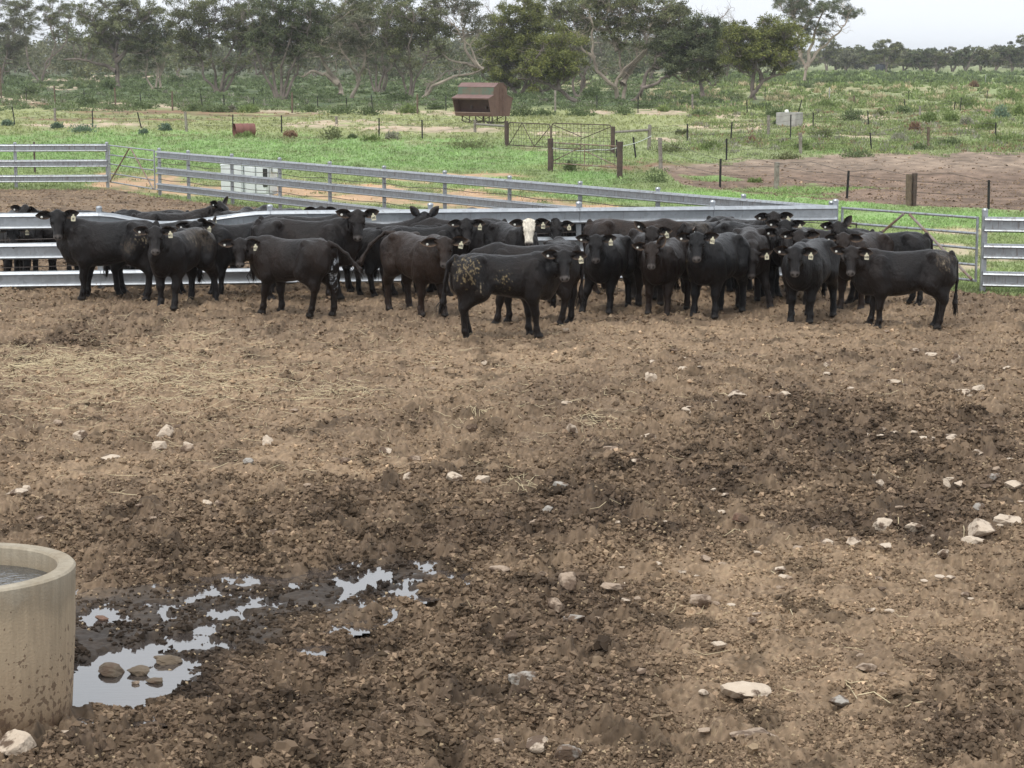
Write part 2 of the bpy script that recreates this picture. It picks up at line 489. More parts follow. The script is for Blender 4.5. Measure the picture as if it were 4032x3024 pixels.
# standing water in the hollow
WATER_Z = -.013
def build_puddle():
    p0 = at(250, 2790); p1 = at(1700, 2230)
    xs = np.arange(-4.6, .2, .05); ys = np.arange(p0.y - .3, p1.y + .3, .05)
    X, Y = np.meshgrid(xs, ys)
    h = soil_height(X.ravel(), Y.ravel(), False)[0].reshape(X.shape)
    low = h < WATER_Z + .03
    g = low.copy()
    for dx in (-1, 0, 1):
        for dy in (-1, 0, 1):
            g |= np.roll(np.roll(low, dx, 0), dy, 1)
    px, py = px_of(X, Y, np.zeros_like(X))
    g &= ell_mask(px, py, WET, .9) > 0
    n = X.shape[1]
    i = np.argwhere(g[:-1, :-1])
    i = i[:, 0] * n + i[:, 1]
    Q = np.stack([i, i + 1, i + n + 1, i + n], -1)
    V = np.stack([X.ravel(), Y.ravel(), np.full(X.size, WATER_Z)], -1)
    us, inv = np.unique(Q, return_inverse=True)
    m, nt, b = mat_new('puddle_water')
    b.inputs['Base Color'].default_value = (.06, .05, .045, 1); b.inputs['Roughness'].default_value = .04
    b.inputs['IOR'].default_value = 3.2
    tcn = N(nt, 'ShaderNodeTexCoord'); mp = N(nt, 'ShaderNodeMapping'); mp.inputs['Scale'].default_value = (6, 22, 1)
    nz = N(nt, 'ShaderNodeTexNoise', Scale=1.5, Detail=2.0)
    nt.links.new(tcn.outputs['Object'], mp.inputs[0]); nt.links.new(mp.outputs[0], nz.inputs['Vector'])
    bp = N(nt, 'ShaderNodeBump', Strength=.06, Distance=.01)
    nt.links.new(nz.outputs[0], bp.inputs['Height']); nt.links.new(bp.outputs[0], b.inputs['Normal'])
    o = new_obj('puddle_water', V[us], inv.reshape(Q.shape), m)
    tag(o, kind='structure')
build_puddle()
# ------------------------------------------------------------------ steel yards
def galv(name, c=(.50, .535, .57), rust=0.0):
    m, nt, b = mat_new(name)
    tcn = N(nt, 'ShaderNodeTexCoord')
    v = N(nt, 'ShaderNodeTexVoronoi', Scale=14.0); nt.links.new(tcn.outputs['Object'], v.inputs['Vector'])
    nz = N(nt, 'ShaderNodeTexNoise', Scale=1.6, Detail=7.0, Roughness=.65); nt.links.new(tcn.outputs['Object'], nz.inputs['Vector'])
    mp = N(nt, 'ShaderNodeMapping'); mp.inputs['Scale'].default_value = (3, 3, .4)
    ns = N(nt, 'ShaderNodeTexNoise', Scale=9.0, Detail=4.0); nt.links.new(tcn.outputs['Object'], mp.inputs[0]); nt.links.new(mp.outputs[0], ns.inputs['Vector'])
    mx = N(nt, 'ShaderNodeMix', data_type='RGBA'); mx.inputs[6].default_value = (*c, 1); mx.inputs[7].default_value = (*(x * .72 for x in c), 1)
    nt.links.new(nz.outputs[0], mx.inputs[0])
    m2 = N(nt, 'ShaderNodeMix', data_type='RGBA', blend_type='MULTIPLY'); m2.inputs[0].default_value = .25
    bw = N(nt, 'ShaderNodeRGBToBW'); nt.links.new(v.outputs['Color'], bw.inputs[0]); nt.links.new(mx.outputs[2], m2.inputs[6]); nt.links.new(bw.outputs[0], m2.inputs[7])
    r = N(nt, 'ShaderNodeMapRange'); r.inputs[1].default_value = .60 - rust * .25; r.inputs[2].default_value = .72 - rust * .2
    nt.links.new(ns.outputs[0], r.inputs[0])
    rm = N(nt, 'ShaderNodeMath', operation='MULTIPLY'); rm.inputs[1].default_value = .35 + .6 * rust; nt.links.new(r.outputs[0], rm.inputs[0])
    m3 = N(nt, 'ShaderNodeMix', data_type='RGBA'); m3.inputs[7].default_value = (.13, .085, .062, 1)
    nt.links.new(rm.outputs[0], m3.inputs[0]); nt.links.new(m2.outputs[2], m3.inputs[6]); nt.links.new(m3.outputs[2], b.inputs['Base Color'])
    b.inputs['Metallic'].default_value = .6; b.inputs['Roughness'].default_value = .36
    return m
M_galv = galv('galvanised_steel')
M_galv2 = galv('weathered_galvanised', (.45, .48, .505), .3)
M_rustpipe = simple('rusty_pipe', (.21, .135, .095), rough=.75, c2=(.36, .35, .34), scale=4, metal=.2, lo=.45, hi=.7)
M_darkrust = simple('dark_rusted_steel', (.055, .041, .035), rough=.8, c2=(.105, .07, .055), scale=9)
M_wire = simple('fence_wire', (.11, .09, .08), rough=.6, metal=.4)

def rail_prof(h, t=.055):
    t = t * 1.4
    return [(0, 0), (t * .55, 0), (t, h * .10), (t * .95, h * .14), (t * .16, h * .29), (t * .16, h * .72), (t, h * .79), (t * .96, h * .83), (t * .45, h * .985), (0, h), (-.012, h), (-.012, h * .02)]
def post_mb(p, h, w=.085):
    mb = MB(); z0 = -.15
    mb.box((p.x, p.y, (h + z0) / 2), (w, w, h - z0))
    mb.lathe([(w * .62, 0), (w * .62, .02), (w * .45, .042), (0.001, .05)], 12, (p.x, p.y, h))
    return mb

def g0(px, py):
    return at(px, py)

def rail_fence(name, label, posts, rails, rh, mat, hs=1.31, wires=(), sag=None, lip=.055, ext=None):
    root = thing(name, posts[0], 0, label, 'fence')
    inv = lambda v: Vector(v) - root.location
    d = (posts[-1] - posts[0]).normalized(); side = d.cross(Vector((0, 0, 1))).normalized()
    for p in posts:
        q = inv(p) - side * .062
        o = post_mb(q, hs).build('post', mat, root)
    ends = [posts[0] if ext is None else ext[0]] + posts[1:-1] + [posts[-1] if ext is None or len(ext) < 2 else ext[1]]
    for k, z in enumerate(rails):
        for i in range(len(posts) - 1):
            a, b = inv(ends[i]) + Vector((0, 0, z)), inv(ends[i + 1]) + Vector((0, 0, z))
            e = (b - a).normalized() * .004
            if sag and sag.get((k, i)):
                sg = sag[(k, i)]
                pts = []
                for j in range(13):
                    t = j / 12
                    s_ = math.interp(t) if False else (min(t / .38, 1) if t < .38 else max(0, 1 - (t - .38) / .62))
                    s_ = s_ * s_ * (3 - 2 * s_)
                    pts.append(a.lerp(b, t) + Vector((0, 0, -sg * s_)) + side * (.03 * math.sin(t * 9) * s_))
                pts[0] += e; pts[-1] -= e
                mb = MB().extrude(rail_prof(rh, lip), pts, None)
            else:
                mb = MB().extrude(rail_prof(rh, lip), a + e, b - e)
            mb.build('rail', mat, root, smooth=True)
    for w in wires:
        pts = []
        for i, p in enumerate(posts):
            pts.append(inv(p) + Vector((0, 0, w)) - side * .03)
            if i < len(posts) - 1:
                m = inv(p.lerp(posts[i + 1], .45)) + Vector((0, 0, w - .03 - .02 * (i % 2))) - side * .03; pts.append(m)
        MB().tube(pts, .008, 6).build('wire', M_wire, root)
    return root

YC = lambda x: 1140 - 48 * x / 3288.0
cposts = [g0(x, YC(x)) for x in (-300, 398, 1068, 1698, 2280, 2805, 3288)]
rail_fence('steel_rail_fence', 'long galvanised rail fence with a dented top rail behind the front row of black cattle', cposts, [.03, .495, .985], .27, M_galv,
           wires=(.84, .385), sag={(2, 1): .16})
bposts = [g0(x, np.interp(x, [p[0] for p in BLINE], [p[1] for p in BLINE])) for x in (625, 738, 909, 1096, 1292, 1505, 1743, 1997, 2274, 2579, 2916)]
b0, b1 = bposts[0], g0(3288, 1092)
bposts = []
for x in (625, 738, 909, 1096, 1292, 1505, 1743, 1997, 2274, 2579, 2916, 3262):
    u = (x - 2016) / FPX * 1.0
    # point of the straight line b0-b1 seen in column x
    dx, dy = b1.x - b0.x, b1.y - b0.y
    t = (u * b0.y - b0.x) / (dx - u * dy)
    bposts.append(b0.lerp(b1, t))
rail_fence('steel_rail_fence', 'weathered grey rail fence running slantwise behind the pen, white water tank behind it', bposts, [.16, .60, 1.04], .20, M_galv2, hs=1.27, wires=(.92, .47), lip=.05)
aposts = [g0(-290, 742), g0(63, 742), g0(424, 740)]
rail_fence('steel_rail_fence', 'short rust streaked rail fence at the back left of the pen before the green field', aposts, [.17, .61, 1.06], .22, M_galv2, hs=1.29, wires=(), lip=.05)
rposts = [g0(3868, 1152), g0(4470, 1166)]
rail_fence('steel_rail_fence', 'galvanised rail fence stub right of the pipe gate, cut by the photo edge', rposts, [.10, .55, .985], .25, M_galv2, hs=1.32)

def pipe_gate(label, a, b, zs, mat, brace, r=.022, latch=False):
    root = thing('pipe_gate', a, 0, label, 'gate')
    d = (b - a); L = d.length; d.normalize()
    P = lambda t, z, o=0: d * (L * t) + Vector((0, 0, z)) + Vector((d.y, -d.x, 0)) * o
    e0, e1 = .07 / L, 1 - .07 / L
    for z in zs:
        MB().tube([P(e0, z), P(e1, z)], r, 8).build('gate_rail', mat, root, True)
    for t in (e0, e1):
        MB().tube([P(t, zs[0] - .02), P(t, zs[-1] + .02)], r, 8).build('gate_stile', mat, root, True)
    for t0 in (e0 + .02, e1 - .02):
        MB().tube([P(.5 + (.02 if t0 > .5 else -.02), zs[-1] - .02, .03), P(t0, zs[0] + .02, .03)], r * 1.05, 8).build('gate_brace', brace, root, True)
    if latch:
        MB().tube([P(.03, zs[-2], .02), P(.135, zs[-2], .02), P(.135, zs[-2] - .24, .02), P(.03, zs[-2] - .24, .02)], .02, 6).build('latch', M_darkrust, root, True)
        MB().tube([P(.07, zs[-2] - .12, .03), P(.07, zs[-2] - .05, .03), P(.10, zs[-2] - .05, .03)], .012, 6).build('latch_bolt', M_darkrust, root, True)
    return root
pipe_gate('five rail galvanised pipe gate with rusty V brace beside the cattle', cposts[-1] + Vector((.05, 0, 0)), rposts[0] - Vector((.06, 0, 0)), [.19, .445, .71, .955, 1.21], M_galv2, M_rustpipe, latch=True)
pipe_gate('far pipe gate with an A shaped brace between the two back fences', aposts[-1] + Vector((.06, 0, 0)), bposts[0] - Vector((.06, 0, 0)), [.18, .43, .70, .966, 1.24], M_galv2, M_rustpipe, r=.02)

# ------------------------------------------------------------------ concrete trough
def concrete_mat():
    m, nt, b = mat_new('stained_concrete')
    tcn = N(nt, 'ShaderNodeTexCoord')
    mp = N(nt, 'ShaderNodeMapping'); mp.inputs['Scale'].default_value = (9, 9, .9)
    st = N(nt, 'ShaderNodeTexNoise', Scale=3.0, Detail=6.0, Roughness=.6); nt.links.new(tcn.outputs['Object'], mp.inputs[0]); nt.links.new(mp.outputs[0], st.inputs['Vector'])
    bl = N(nt, 'ShaderNodeTexNoise', Scale=2.6, Detail=6.0, Roughness=.6); nt.links.new(tcn.outputs['Object'], bl.inputs['Vector'])
    fn = N(nt, 'ShaderNodeTexNoise', Scale=70.0, Detail=4.0); nt.links.new(tcn.outputs['Object'], fn.inputs['Vector'])
    sep = N(nt, 'ShaderNodeSeparateXYZ'); nt.links.new(tcn.outputs['Object'], sep.inputs[0])
    ramp = N(nt, 'ShaderNodeValToRGB')
    cr_ = ramp.color_ramp
    cr_.elements[0].position = 0.0; cr_.elements[0].color = (0.128, 0.076, 0.044, 1)
    cr_.elements[1].position = 1.0; cr_.elements[1].color = (0.400, 0.352, 0.272, 1)
    for p, c in ((.10, (0.184, 0.124, 0.076, 1)), (.24, (0.336, 0.248, 0.160, 1)), (.5, (0.368, 0.288, 0.196, 1)), (.68, (0.352, 0.280, 0.192, 1)), (.8, (0.280, 0.228, 0.160, 1)), (.92, (0.320, 0.276, 0.208, 1))):
        e = cr_.elements.new(p); e.color = c
    a = N(nt, 'ShaderNodeMath', operation='MULTIPLY_ADD'); a.inputs[1].default_value = 1.05; nt.links.new(sep.outputs[2], a.inputs[0])
    w = N(nt, 'ShaderNodeMath', operation='MULTIPLY_ADD'); w.inputs[1].default_value = .55; w.inputs[2].default_value = -.28; nt.links.new(bl.outputs[0], w.inputs[0]); nt.links.new(w.outputs[0], a.inputs[2])
    nt.links.new(a.outputs[0], ramp.inputs[0])
    m1 = N(nt, 'ShaderNodeMix', data_type='RGBA', blend_type='MULTIPLY'); m1.inputs[0].default_value = .75
    mr = N(nt, 'ShaderNodeMapRange'); mr.inputs[1].default_value = .35; mr.inputs[2].default_value = .65; mr.inputs[3].default_value = .86; mr.inputs[4].default_value = 1.16
    nt.links.new(st.outputs[0], mr.inputs[0]); nt.links.new(ramp.outputs[0], m1.inputs[6]); nt.links.new(mr.outputs[0], m1.inputs[7])
    # pits and splashes near the foot
    sp = N(nt, 'ShaderNodeTexNoise', Scale=26.0, Detail=3.0); nt.links.new(tcn.outputs['Object'], sp.inputs['Vector'])
    th = N(nt, 'ShaderNodeMapRange'); th.inputs[1].default_value = 0; th.inputs[2].default_value = .8; th.inputs[3].default_value = .52; th.inputs[4].default_value = .74
    nt.links.new(sep.outputs[2], th.inputs[0])
    gt = N(nt, 'ShaderNodeMath', operation='GREATER_THAN'); nt.links.new(sp.outputs[0], gt.inputs[0]); nt.links.new(th.outputs[0], gt.inputs[1])
    gm = N(nt, 'ShaderNodeMath', operation='MULTIPLY'); gm.inputs[1].default_value = .7; nt.links.new(gt.outputs[0], gm.inputs[0])
    m2 = N(nt, 'ShaderNodeMix', data_type='RGBA'); m2.inputs[7].default_value = (.10, .06, .038, 1)
    nt.links.new(gm.outputs[0], m2.inputs[0]); nt.links.new(m1.outputs[2], m2.inputs[6]); nt.links.new(m2.outputs[2], b.inputs['Base Color'])
    b.inputs['Roughness'].default_value = .8; b.inputs['Specular IOR Level'].default_value = .3
    bp = N(nt, 'ShaderNodeBump', Strength=.35, Distance=.01); nt.links.new(fn.outputs[0], bp.inputs['Height']); nt.links.new(bp.outputs[0], b.inputs['Normal'])
    return m
def build_trough():
    rim = .885
    D = at(2016, 2232, rim).y
    Rr = .655
    x = (295 - 2016) / FPX * math.hypot(D, 2.9) - Rr
    c = Vector((x, D, 0))
    root = thing('water_trough', c, 0, 'round concrete water trough full to near its rim, cut by the photo edge', 'trough')
    ti = .105
    pr = [(Rr - .05, -.2), (Rr - .045, 0), (Rr - .012, .5), (Rr, rim - .012), (Rr - .012, rim), (Rr - ti + .012, rim), (Rr - ti, rim - .012), (Rr - ti - .01, .1), (.001, .1)]
    MB().lathe(pr, 96).build('basin', concrete_mat(), root, True)
    m, nt, b = mat_new('trough_water')
    b.inputs['Base Color'].default_value = (.05, .055, .06, 1); b.inputs['Roughness'].default_value = .05; b.inputs['IOR'].default_value = 2.6
    tcn = N(nt, 'ShaderNodeTexCoord'); nz = N(nt, 'ShaderNodeTexNoise', Scale=11.0, Detail=3.0, Distortion=1.2); nt.links.new(tcn.outputs['Object'], nz.inputs['Vector'])
    bp = N(nt, 'ShaderNodeBump', Strength=.8, Distance=.02); nt.links.new(nz.outputs[0], bp.inputs['Height']); nt.links.new(bp.outputs[0], b.inputs['Normal'])
    n = 72; r = Rr - ti - .004
    vs = [(0, 0, rim - .115)] + [(r * math.cos(2 * PI * i / n), r * math.sin(2 * PI * i / n), rim - .115) for i in range(n)]
    new_obj('water', vs, [(0, 1 + i, 1 + (i + 1) % n) for i in range(n)], m, root)
build_trough()

# ------------------------------------------------------------------ rocks in the yard
def rock_mat(name, c, c2, mud):
    m, nt, b = mat_new(name)
    tcn = N(nt, 'ShaderNodeTexCoord'); oi = N(nt, 'ShaderNodeObjectInfo')
    ad = N(nt, 'ShaderNodeVectorMath', operation='ADD'); nt.links.new(tcn.outputs['Object'], ad.inputs[0]); nt.links.new(oi.outputs['Location'], ad.inputs[1])
    n1 = N(nt, 'ShaderNodeTexNoise', Scale=14.0, Detail=7.0, Roughness=.65); nt.links.new(ad.outputs[0], n1.inputs['Vector'])
    n2 = N(nt, 'ShaderNodeTexNoise', Scale=7.0, Detail=5.0, Roughness=.6); nt.links.new(ad.outputs[0], n2.inputs['Vector'])
    mx = N(nt, 'ShaderNodeMix', data_type='RGBA'); mx.inputs[6].default_value = (*c, 1); mx.inputs[7].default_value = (*c2, 1); nt.links.new(n1.outputs[0], mx.inputs[0])
    mr = N(nt, 'ShaderNodeMapRange'); mr.inputs[1].default_value = .54 - mud * .15; mr.inputs[2].default_value = .62 - mud * .15; nt.links.new(n2.outputs[0], mr.inputs[0])
    m2 = N(nt, 'ShaderNodeMix', data_type='RGBA'); m2.inputs[7].default_value = (.13, .09, .063, 1)
    nt.links.new(mr.outputs[0], m2.inputs[0]); nt.links.new(mx.outputs[2], m2.inputs[6]); nt.links.new(m2.outputs[2], b.inputs['Base Color'])
    b.inputs['Roughness'].default_value = .85; b.inputs['Specular IOR Level'].default_value = .25
    bp = N(nt, 'ShaderNodeBump', Strength=.5, Distance=.02); nt.links.new(n1.outputs[0], bp.inputs['Height']); nt.links.new(bp.outputs[0], b.inputs['Normal'])
    return m
M_rock = {'p': rock_mat('limestone', (.62, .53, .42), (.42, .33, .25), .22), 'b': rock_mat('mud_coated_limestone', (.42, .33, .25), (.27, .20, .145), .45),
          'g': rock_mat('grey_stone', (.43, .41, .375), (.26, .225, .185), .45), 'r': rock_mat('reddish_stone', (.22, .13, .09), (.12, .075, .055), .3),
          'd': rock_mat('dark_wet_stone', (.20, .155, .11), (.10, .078, .055), .3)}
def ico(n=2):
    import bmesh
    bm = bmesh.new(); bmesh.ops.create_icosphere(bm, subdivisions=n, radius=1)
    v = np.array([p.co[:] for p in bm.verts]); f = np.array([[q.index for q in t.verts] for t in bm.faces]); bm.free()
    return v, f
ICO3 = ico(4); ICO1 = ico(1)
def rock(px, py, w, kind, label, hr=.55, group='limestone rocks lying in the yard', seed=None, flat=None):
    seed = seed if seed is not None else int(px * 7 + py) & 1023
    rng = np.random.RandomState(seed)
    c = at(px, py)
    wm = w / FPX * c.y
    V, F_ = ICO3; V = V.copy()
    for k in range(16):                                          # chip flat facets off the lump
        n = rng.randn(3); n /= np.linalg.norm(n); d = rng.uniform(.50, .88)
        s = V @ n; ov = np.maximum(s - d, 0); V -= ov[:, None] * n * .93
    V *= (1 + .10 * fbm(V[:, 0] * 2.2 + seed, V[:, 1] * 2.2 + V[:, 2] * 1.7, 3, 4))[:, None]
    if flat is not None: V[:, 2] = np.minimum(V[:, 2], flat + V[:, 0] * .15)
    V /= (V[:, 0].max() - V[:, 0].min())
    V *= np.array([wm, wm * rng.uniform(.7, .95), wm * hr * rng.uniform(.85, 1.15) * .95])
    a = rng.uniform(-.35, .35)
    V[:, :2] = V[:, :2] @ np.array([[math.cos(a), math.sin(a)], [-math.sin(a), math.cos(a)]])
    gz = float(ground_z(c.x, c.y)[0])
    o = new_obj('rock', V, F_, M_rock[kind], None, False)
    o.location = (c.x, c.y, max(gz, -.03) + wm * hr * .28 + .014)
    tag(o, label, 'rock', group)
    return o
ROCKS = [
 (435,2645,108,'d','wide flat brown stone in the puddle, left of the two dark ones',.45),(545,2645,92,'d','rounded dark stone in the puddle beside the wide flat one',.6),
 (660,2600,122,'d','longest brown stone lying in mud behind the puddle stones',.4),(535,2685,34,'b','tiny tan stone in the puddle in front of the dark ones',.7),
 (612,2680,74,'d','thin dark slab stone at the puddle edge right of the tiny tan stone',.4),(400,2434,58,'r','reddish stone sitting in a small puddle right of the trough',.5),
 (350,2862,68,'p','pale stone by the foot of the concrete trough, farther from the wall',.6),(258,2888,86,'p','pale stone touching the foot of the concrete trough',.45),
 (72,2965,150,'p','big pale pinkish rock in front of the concrete trough',.75),(1076,2115,60,'p','small flat pale stone beyond the puddles in dark mud',.4),
 (1603,2870,50,'b','lone pale stone in dark churned mud at the lower middle',.9),(158,2040,46,'b','brown stone standing in mud behind the concrete trough',.7),
 (2157,2012,46,'g','dark grey upright stone in the middle of the yard',.95),(2126,2062,120,'b','long low tan rock slab just below the grey upright stone',.28),
 (2302,2082,52,'b','small tan stone beside a black dung pat, right of the long slab',.6),(1965,2246,92,'b','wide mud coated stone right of the far puddles',.5),
 (2243,2345,82,'b','rounded tan stone above the grey white pair',.75),(2410,2350,108,'b','low brown slab beside the rounded tan stone',.38),
 (2188,2390,74,'b','smooth brown stone leaning in mud left of the rounded tan one',.7),(2268,2450,96,'g','grey white stone with a knobbly end',.42),
 (2354,2446,40,'b','small tan stone touching the knobbly grey white one',.9),(2013,2520,58,'b','tall egg shaped tan stone standing on end',1.4),
 (2750,2418,92,'b','round speckled stone with a smaller one at its right',.65),(2817,2420,38,'b','small stone against the round speckled stone',.8),
 (2830,2546,64,'p','pale pitted stone standing upright in mud below the speckled pair',1.0),(2058,2678,116,'g','grey and white streaked stone in dark mud',.48),
 (2348,2826,80,'p','pale angular stone alone at the lower centre',.65),(2132,2940,106,'p','pale rounded rock at the bottom edge, left one of the pair',.75),
 (2232,2985,122,'g','grey brown rock at the bottom edge, right one of the pair',.6),(1945,2985,88,'b','mud brown rock half sunk at the bottom edge',.6),
 (2942,2752,212,'p','largest rock of the yard, flat topped and pale',.42),(3473,2078,86,'p','pale blocky rock, left of the white and black one',.7),
 (3602,2082,92,'p','pale pointed rock with dark stains near the right',.5),(3862,2120,104,'p','large pinkish pale rock at the right, rear of the joined pair',.62),
 (3822,2150,112,'p','long pale rock at the right, front of the joined pair',.5),(3361,2150,66,'p','pale wedge rock below the low tan slabs',.9),
 (3246,2138,68,'p','small white stone above the open light dirt',.5),(3218,2084,72,'b','low tan stone behind the small white one',.45),
 (3713,2192,56,'p','cone shaped pale stone in front of the joined pair',.7),(3975,2056,116,'p','wide pale rock at the right edge of the photo',.5),
 (3411,2650,90,'b','mud smeared stone in light dirt at the lower right',.5),(3312,2782,82,'g','grey brown stone beside pale straw stalks',.8),
 (3720,2772,42,'p','small pale stone at the lower right corner region',.6),(2985,2893,196,'b','very wide flat tan slab sunk below the largest rock',.14),
 (2917,2066,70,'r','reddish brown stone at the top of the light dirt',.6),(316,1742,62,'p','white stone left of the pale rock cluster',.7),
 (652,1726,76,'p','tan rock at the back of the pale cluster',.85),(627,1776,64,'p','white capped rock at the front of the pale cluster',1.0),
 (742,1762,46,'p','pointed tan rock at the right of the pale cluster',.8),(737,1800,60,'b','brown rock below the pale cluster',.6),
 (1057,1762,44,'p','white upright chip alone beyond the cluster',1.05),(430,1816,82,'p','low tan stone left of the pale cluster',.4),
 (70,1950,92,'p','pale stone at the left edge above the trough',.5),(104,1925,34,'p','small upright stone leaning on the left edge stone',1.1),
 (813,1986,54,'p','small pale stone above the muddy band',.6),(1361,1818,58,'b','low speckled tan stone in the middle left',.5),
 (981,1850,44,'g','small grey stone right of the pale cluster',.5),(1606,1891,46,'p','small round pale stone left of the white broken one',.7),
 (1789,1928,66,'p','white broken stone near the centre',.65),(1906,1912,66,'p','pale round stone right of the white broken one',.75),
 (1637,1816,54,'b','mud coloured stone above the small round one',.65),(1514,1778,50,'p','pale domed stone at the centre left',.6),
 (1859,1692,46,'b','tan stone with straw beside it',.8),(2251,1698,54,'p','tan wedge stone standing in mud at the centre',.9),
 (2232,1604,46,'p','flat pale stone behind a brown clod',.35),(2552,1720,66,'p','flat pinkish stone right of the centre',.42),
 (2694,1625,50,'p','pale upright stone right of the centre',.8),(2558,1500,52,'p','tilted tan stone nearer the cattle',.8),
 (2207,1924,76,'g','grey speckled stone beside a straw wisp',.5),(2406,1783,66,'b','low tan stone in the middle of the dark band',.35),
 (2899,1560,76,'p','cream brick shaped stone, left of the white one',.6),(3082,1572,72,'p','bright white rounded stone at the right',.6),
 (3760,1428,40,'p','white upright stone near the right hand cattle',1.1),(3603,1383,42,'p','flat white stone nearest the right hand cow',.35),
 (3669,1396,50,'p','thin tan stone right of the flat white one',.35),(3964,1456,36,'p','small pale stone near the right edge below the fence',.6),
 (3784,1570,60,'p','pale slab stone of the right hand pair',.7),(3856,1550,52,'p','pale dome stone of the right hand pair',.7),
 (3519,1518,66,'p','thin flat stone on dark mud at the right',.3),(3447,1682,40,'g','small grey stone above a white slab',.7),
 (3404,1712,54,'p','white slab under the small grey stone',.35),(3910,1886,50,'g','knobbly grey stone at the right',.9),
 (3711,1918,66,'p','pale peaked rock in the right hand row',.8),(3784,1912,58,'p','pale rock in the middle of the right hand row',.65),
 (3880,1918,48,'b','tan rock ending the right hand row',.7),(3988,1945,78,'p','pale rock against the right photo edge',.55),
 (3519,1930,58,'b','round tan rock left of the right hand row',.65),(3465,1920,36,'p','small stone touching the round tan rock',.8),
 (3850,2003,54,'g','long grey stone pointing down hill at the right',.7),(3639,1725,92,'p','crumbled pale stone bits on dark mud',.25),
]
for r_ in ROCKS:
    rock(*r_)
rr = random.Random(5)
for k in range(70):
    py = 1300 + (rr.random() ** .8) * 1650; px = rr.uniform(40, 4000)
    if px < 1500 and py > 2200: continue
    rock(px, py, rr.uniform(20, 32) * (1 + (py - 1300) / 2200), rr.choice('pbbbb'), 'small stone half buried in the trampled mud', rr.uniform(.35, .7), 'small stones half buried in the mud')

for k in range(75):
    px, py = rr.uniform(2350, 4020), 1420 + rr.random() * 1050
    rock(px, py, rr.uniform(18, 40) * (1 + (py - 1300) / 3000), rr.choice('ppppb'), 'pale stone chip pressed into the mud on the right side of the yard', rr.uniform(.25, .5), 'pale stone chips on the right side of the yard', seed=2000 + k)

# ------------------------------------------------------------------ straw, clods
def ribbon_mesh(name, strands, mat):
    V = []; Q = []
    for pts, w in strands:
        b = len(V); n = len(pts)
        for i, p in enumerate(pts):
            d = pts[min(i + 1, n - 1)] - pts[max(i - 1, 0)]; d = d / (np.linalg.norm(d) + 1e-9)
            s = np.cross(d, (0, 0, 1)); s = s / (np.linalg.norm(s) + 1e-9) * w * .5
            ww = 1 if 0 < i < n - 1 else .6
            V += [p + s * ww, p + np.array([0, 0, w * .5]), p - s * ww]
        for i in range(n - 1):
            Q += [(b + 3 * i, b + 3 * i + 1, b + 3 * i + 4, b + 3 * i + 3), (b + 3 * i + 1, b + 3 * i + 2, b + 3 * i + 5, b + 3 * i + 4)]
    return new_obj(name, np.array(V), np.array(Q), mat)
M_straw = simple('straw', (.60, .51, .325), rough=.7, c2=(.42, .34, .21), scale=3, spec=.3)
def build_straw():
    rng = np.random.RandomState(3)
    S = []
    P = []
    def region(n, cx, cy, rx, ry, heap=0):
        for _ in range(n):
            P.append((cx + rng.randn() * rx, cy + rng.randn() * ry, heap))
    region(760, 300, 1440, 260, 40); region(620, 700, 1500, 330, 50); region(150, 100, 1420, 120, 25, .03); region(420, 500, 1520, 450, 90)
    region(110, 1330, 1555, 90, 22, .02); region(40, 795, 1336, 45, 10, .03); region(300, 1200, 1480, 600, 120); region(160, 300, 1290, 350, 60)
    region(120, 1950, 1450, 400, 120); region(40, 2330, 1665, 60, 16, .02); region(26, 2060, 1925, 30, 10, .02); region(30, 1900, 1640, 60, 15); region(40, 3080, 1670, 40, 16); region(120, 1000, 1720, 700, 120)
    region(60, 2600, 1500, 600, 200); region(60, 3400, 1800, 500, 300); region(40, 2700, 2400, 900, 400); region(20, 1300, 1210, 500, 20); region(60, 150, 1600, 150, 60)
    A = np.array(P)
    keep = (A[:, 1] > 1165) & (A[:, 0] > -150)
    A = A[keep]
    w = np.array([at(a, b) for a, b, _ in A])
    for i, (x, y, _) in enumerate(w):
        L = rng.gamma(3.0, .045) + .04; a = rng.uniform(0, 2 * PI)
        n = 4
        bend = rng.randn() * .3 + (1.5 * rng.choice([0, 0, 0, 0, 0, 1]) * rng.choice([-1, 1]))
        p = np.array([x, y]); pts = [p]; an = a
        for k in range(n - 1):
            p = p + L / (n - 1) * np.array([math.cos(an), math.sin(an)]); pts.append(p); an += bend / (n - 1)
        S.append((np.array(pts), rng.uniform(.0035, .0065), A[i, 2] * rng.rand(), rng.uniform(0, .03) * (rng.rand() < .3)))
    allp = np.concatenate([s[0] for s in S])
    z = ground_z(allp[:, 0], allp[:, 1]).reshape(-1, 4)
    out = []
    for (pts, wd, hp, tip), zz in zip(S, z):
        zz = np.maximum(zz, (zz.max() + zz.min()) / 2) + .014 + hp
        zz[-1] += tip
        out.append((np.concatenate([pts, zz[:, None]], 1), wd))
    # the long bleached stalks at the lower right
    for L in ([(3325,2725),(3345,2740),(3375,2790)],[(3325,2725),(3370,2735),(3415,2742)],[(3375,2783),(3440,2783),(3505,2818)],[(3560,2808),(3590,2795),(3660,2805)],[(3100,2405),(3112,2420),(3122,2450)],
              [(3790,2090),(3796,2110),(3794,2130)],[(3535,2066),(3538,2080),(3540,2095)],[(470,1955),(490,1955),(540,1962)],[(2115,2195),(2150,2178),(2180,2200)]):
        pts = np.array([at(a, b) for a, b in L]); pts = np.concatenate([pts[:1], (pts[:1] * .5 + pts[1:2] * .5), pts[1:]]); 
        pts[:, 2] = ground_z(pts[:, 0], pts[:, 1]) + .03
        out.append((pts, .008))
    o = ribbon_mesh('straw', out, M_straw)
    tag(o, 'loose yellow straw strewn over the trampled yard', 'straw', kind='stuff')
build_straw()

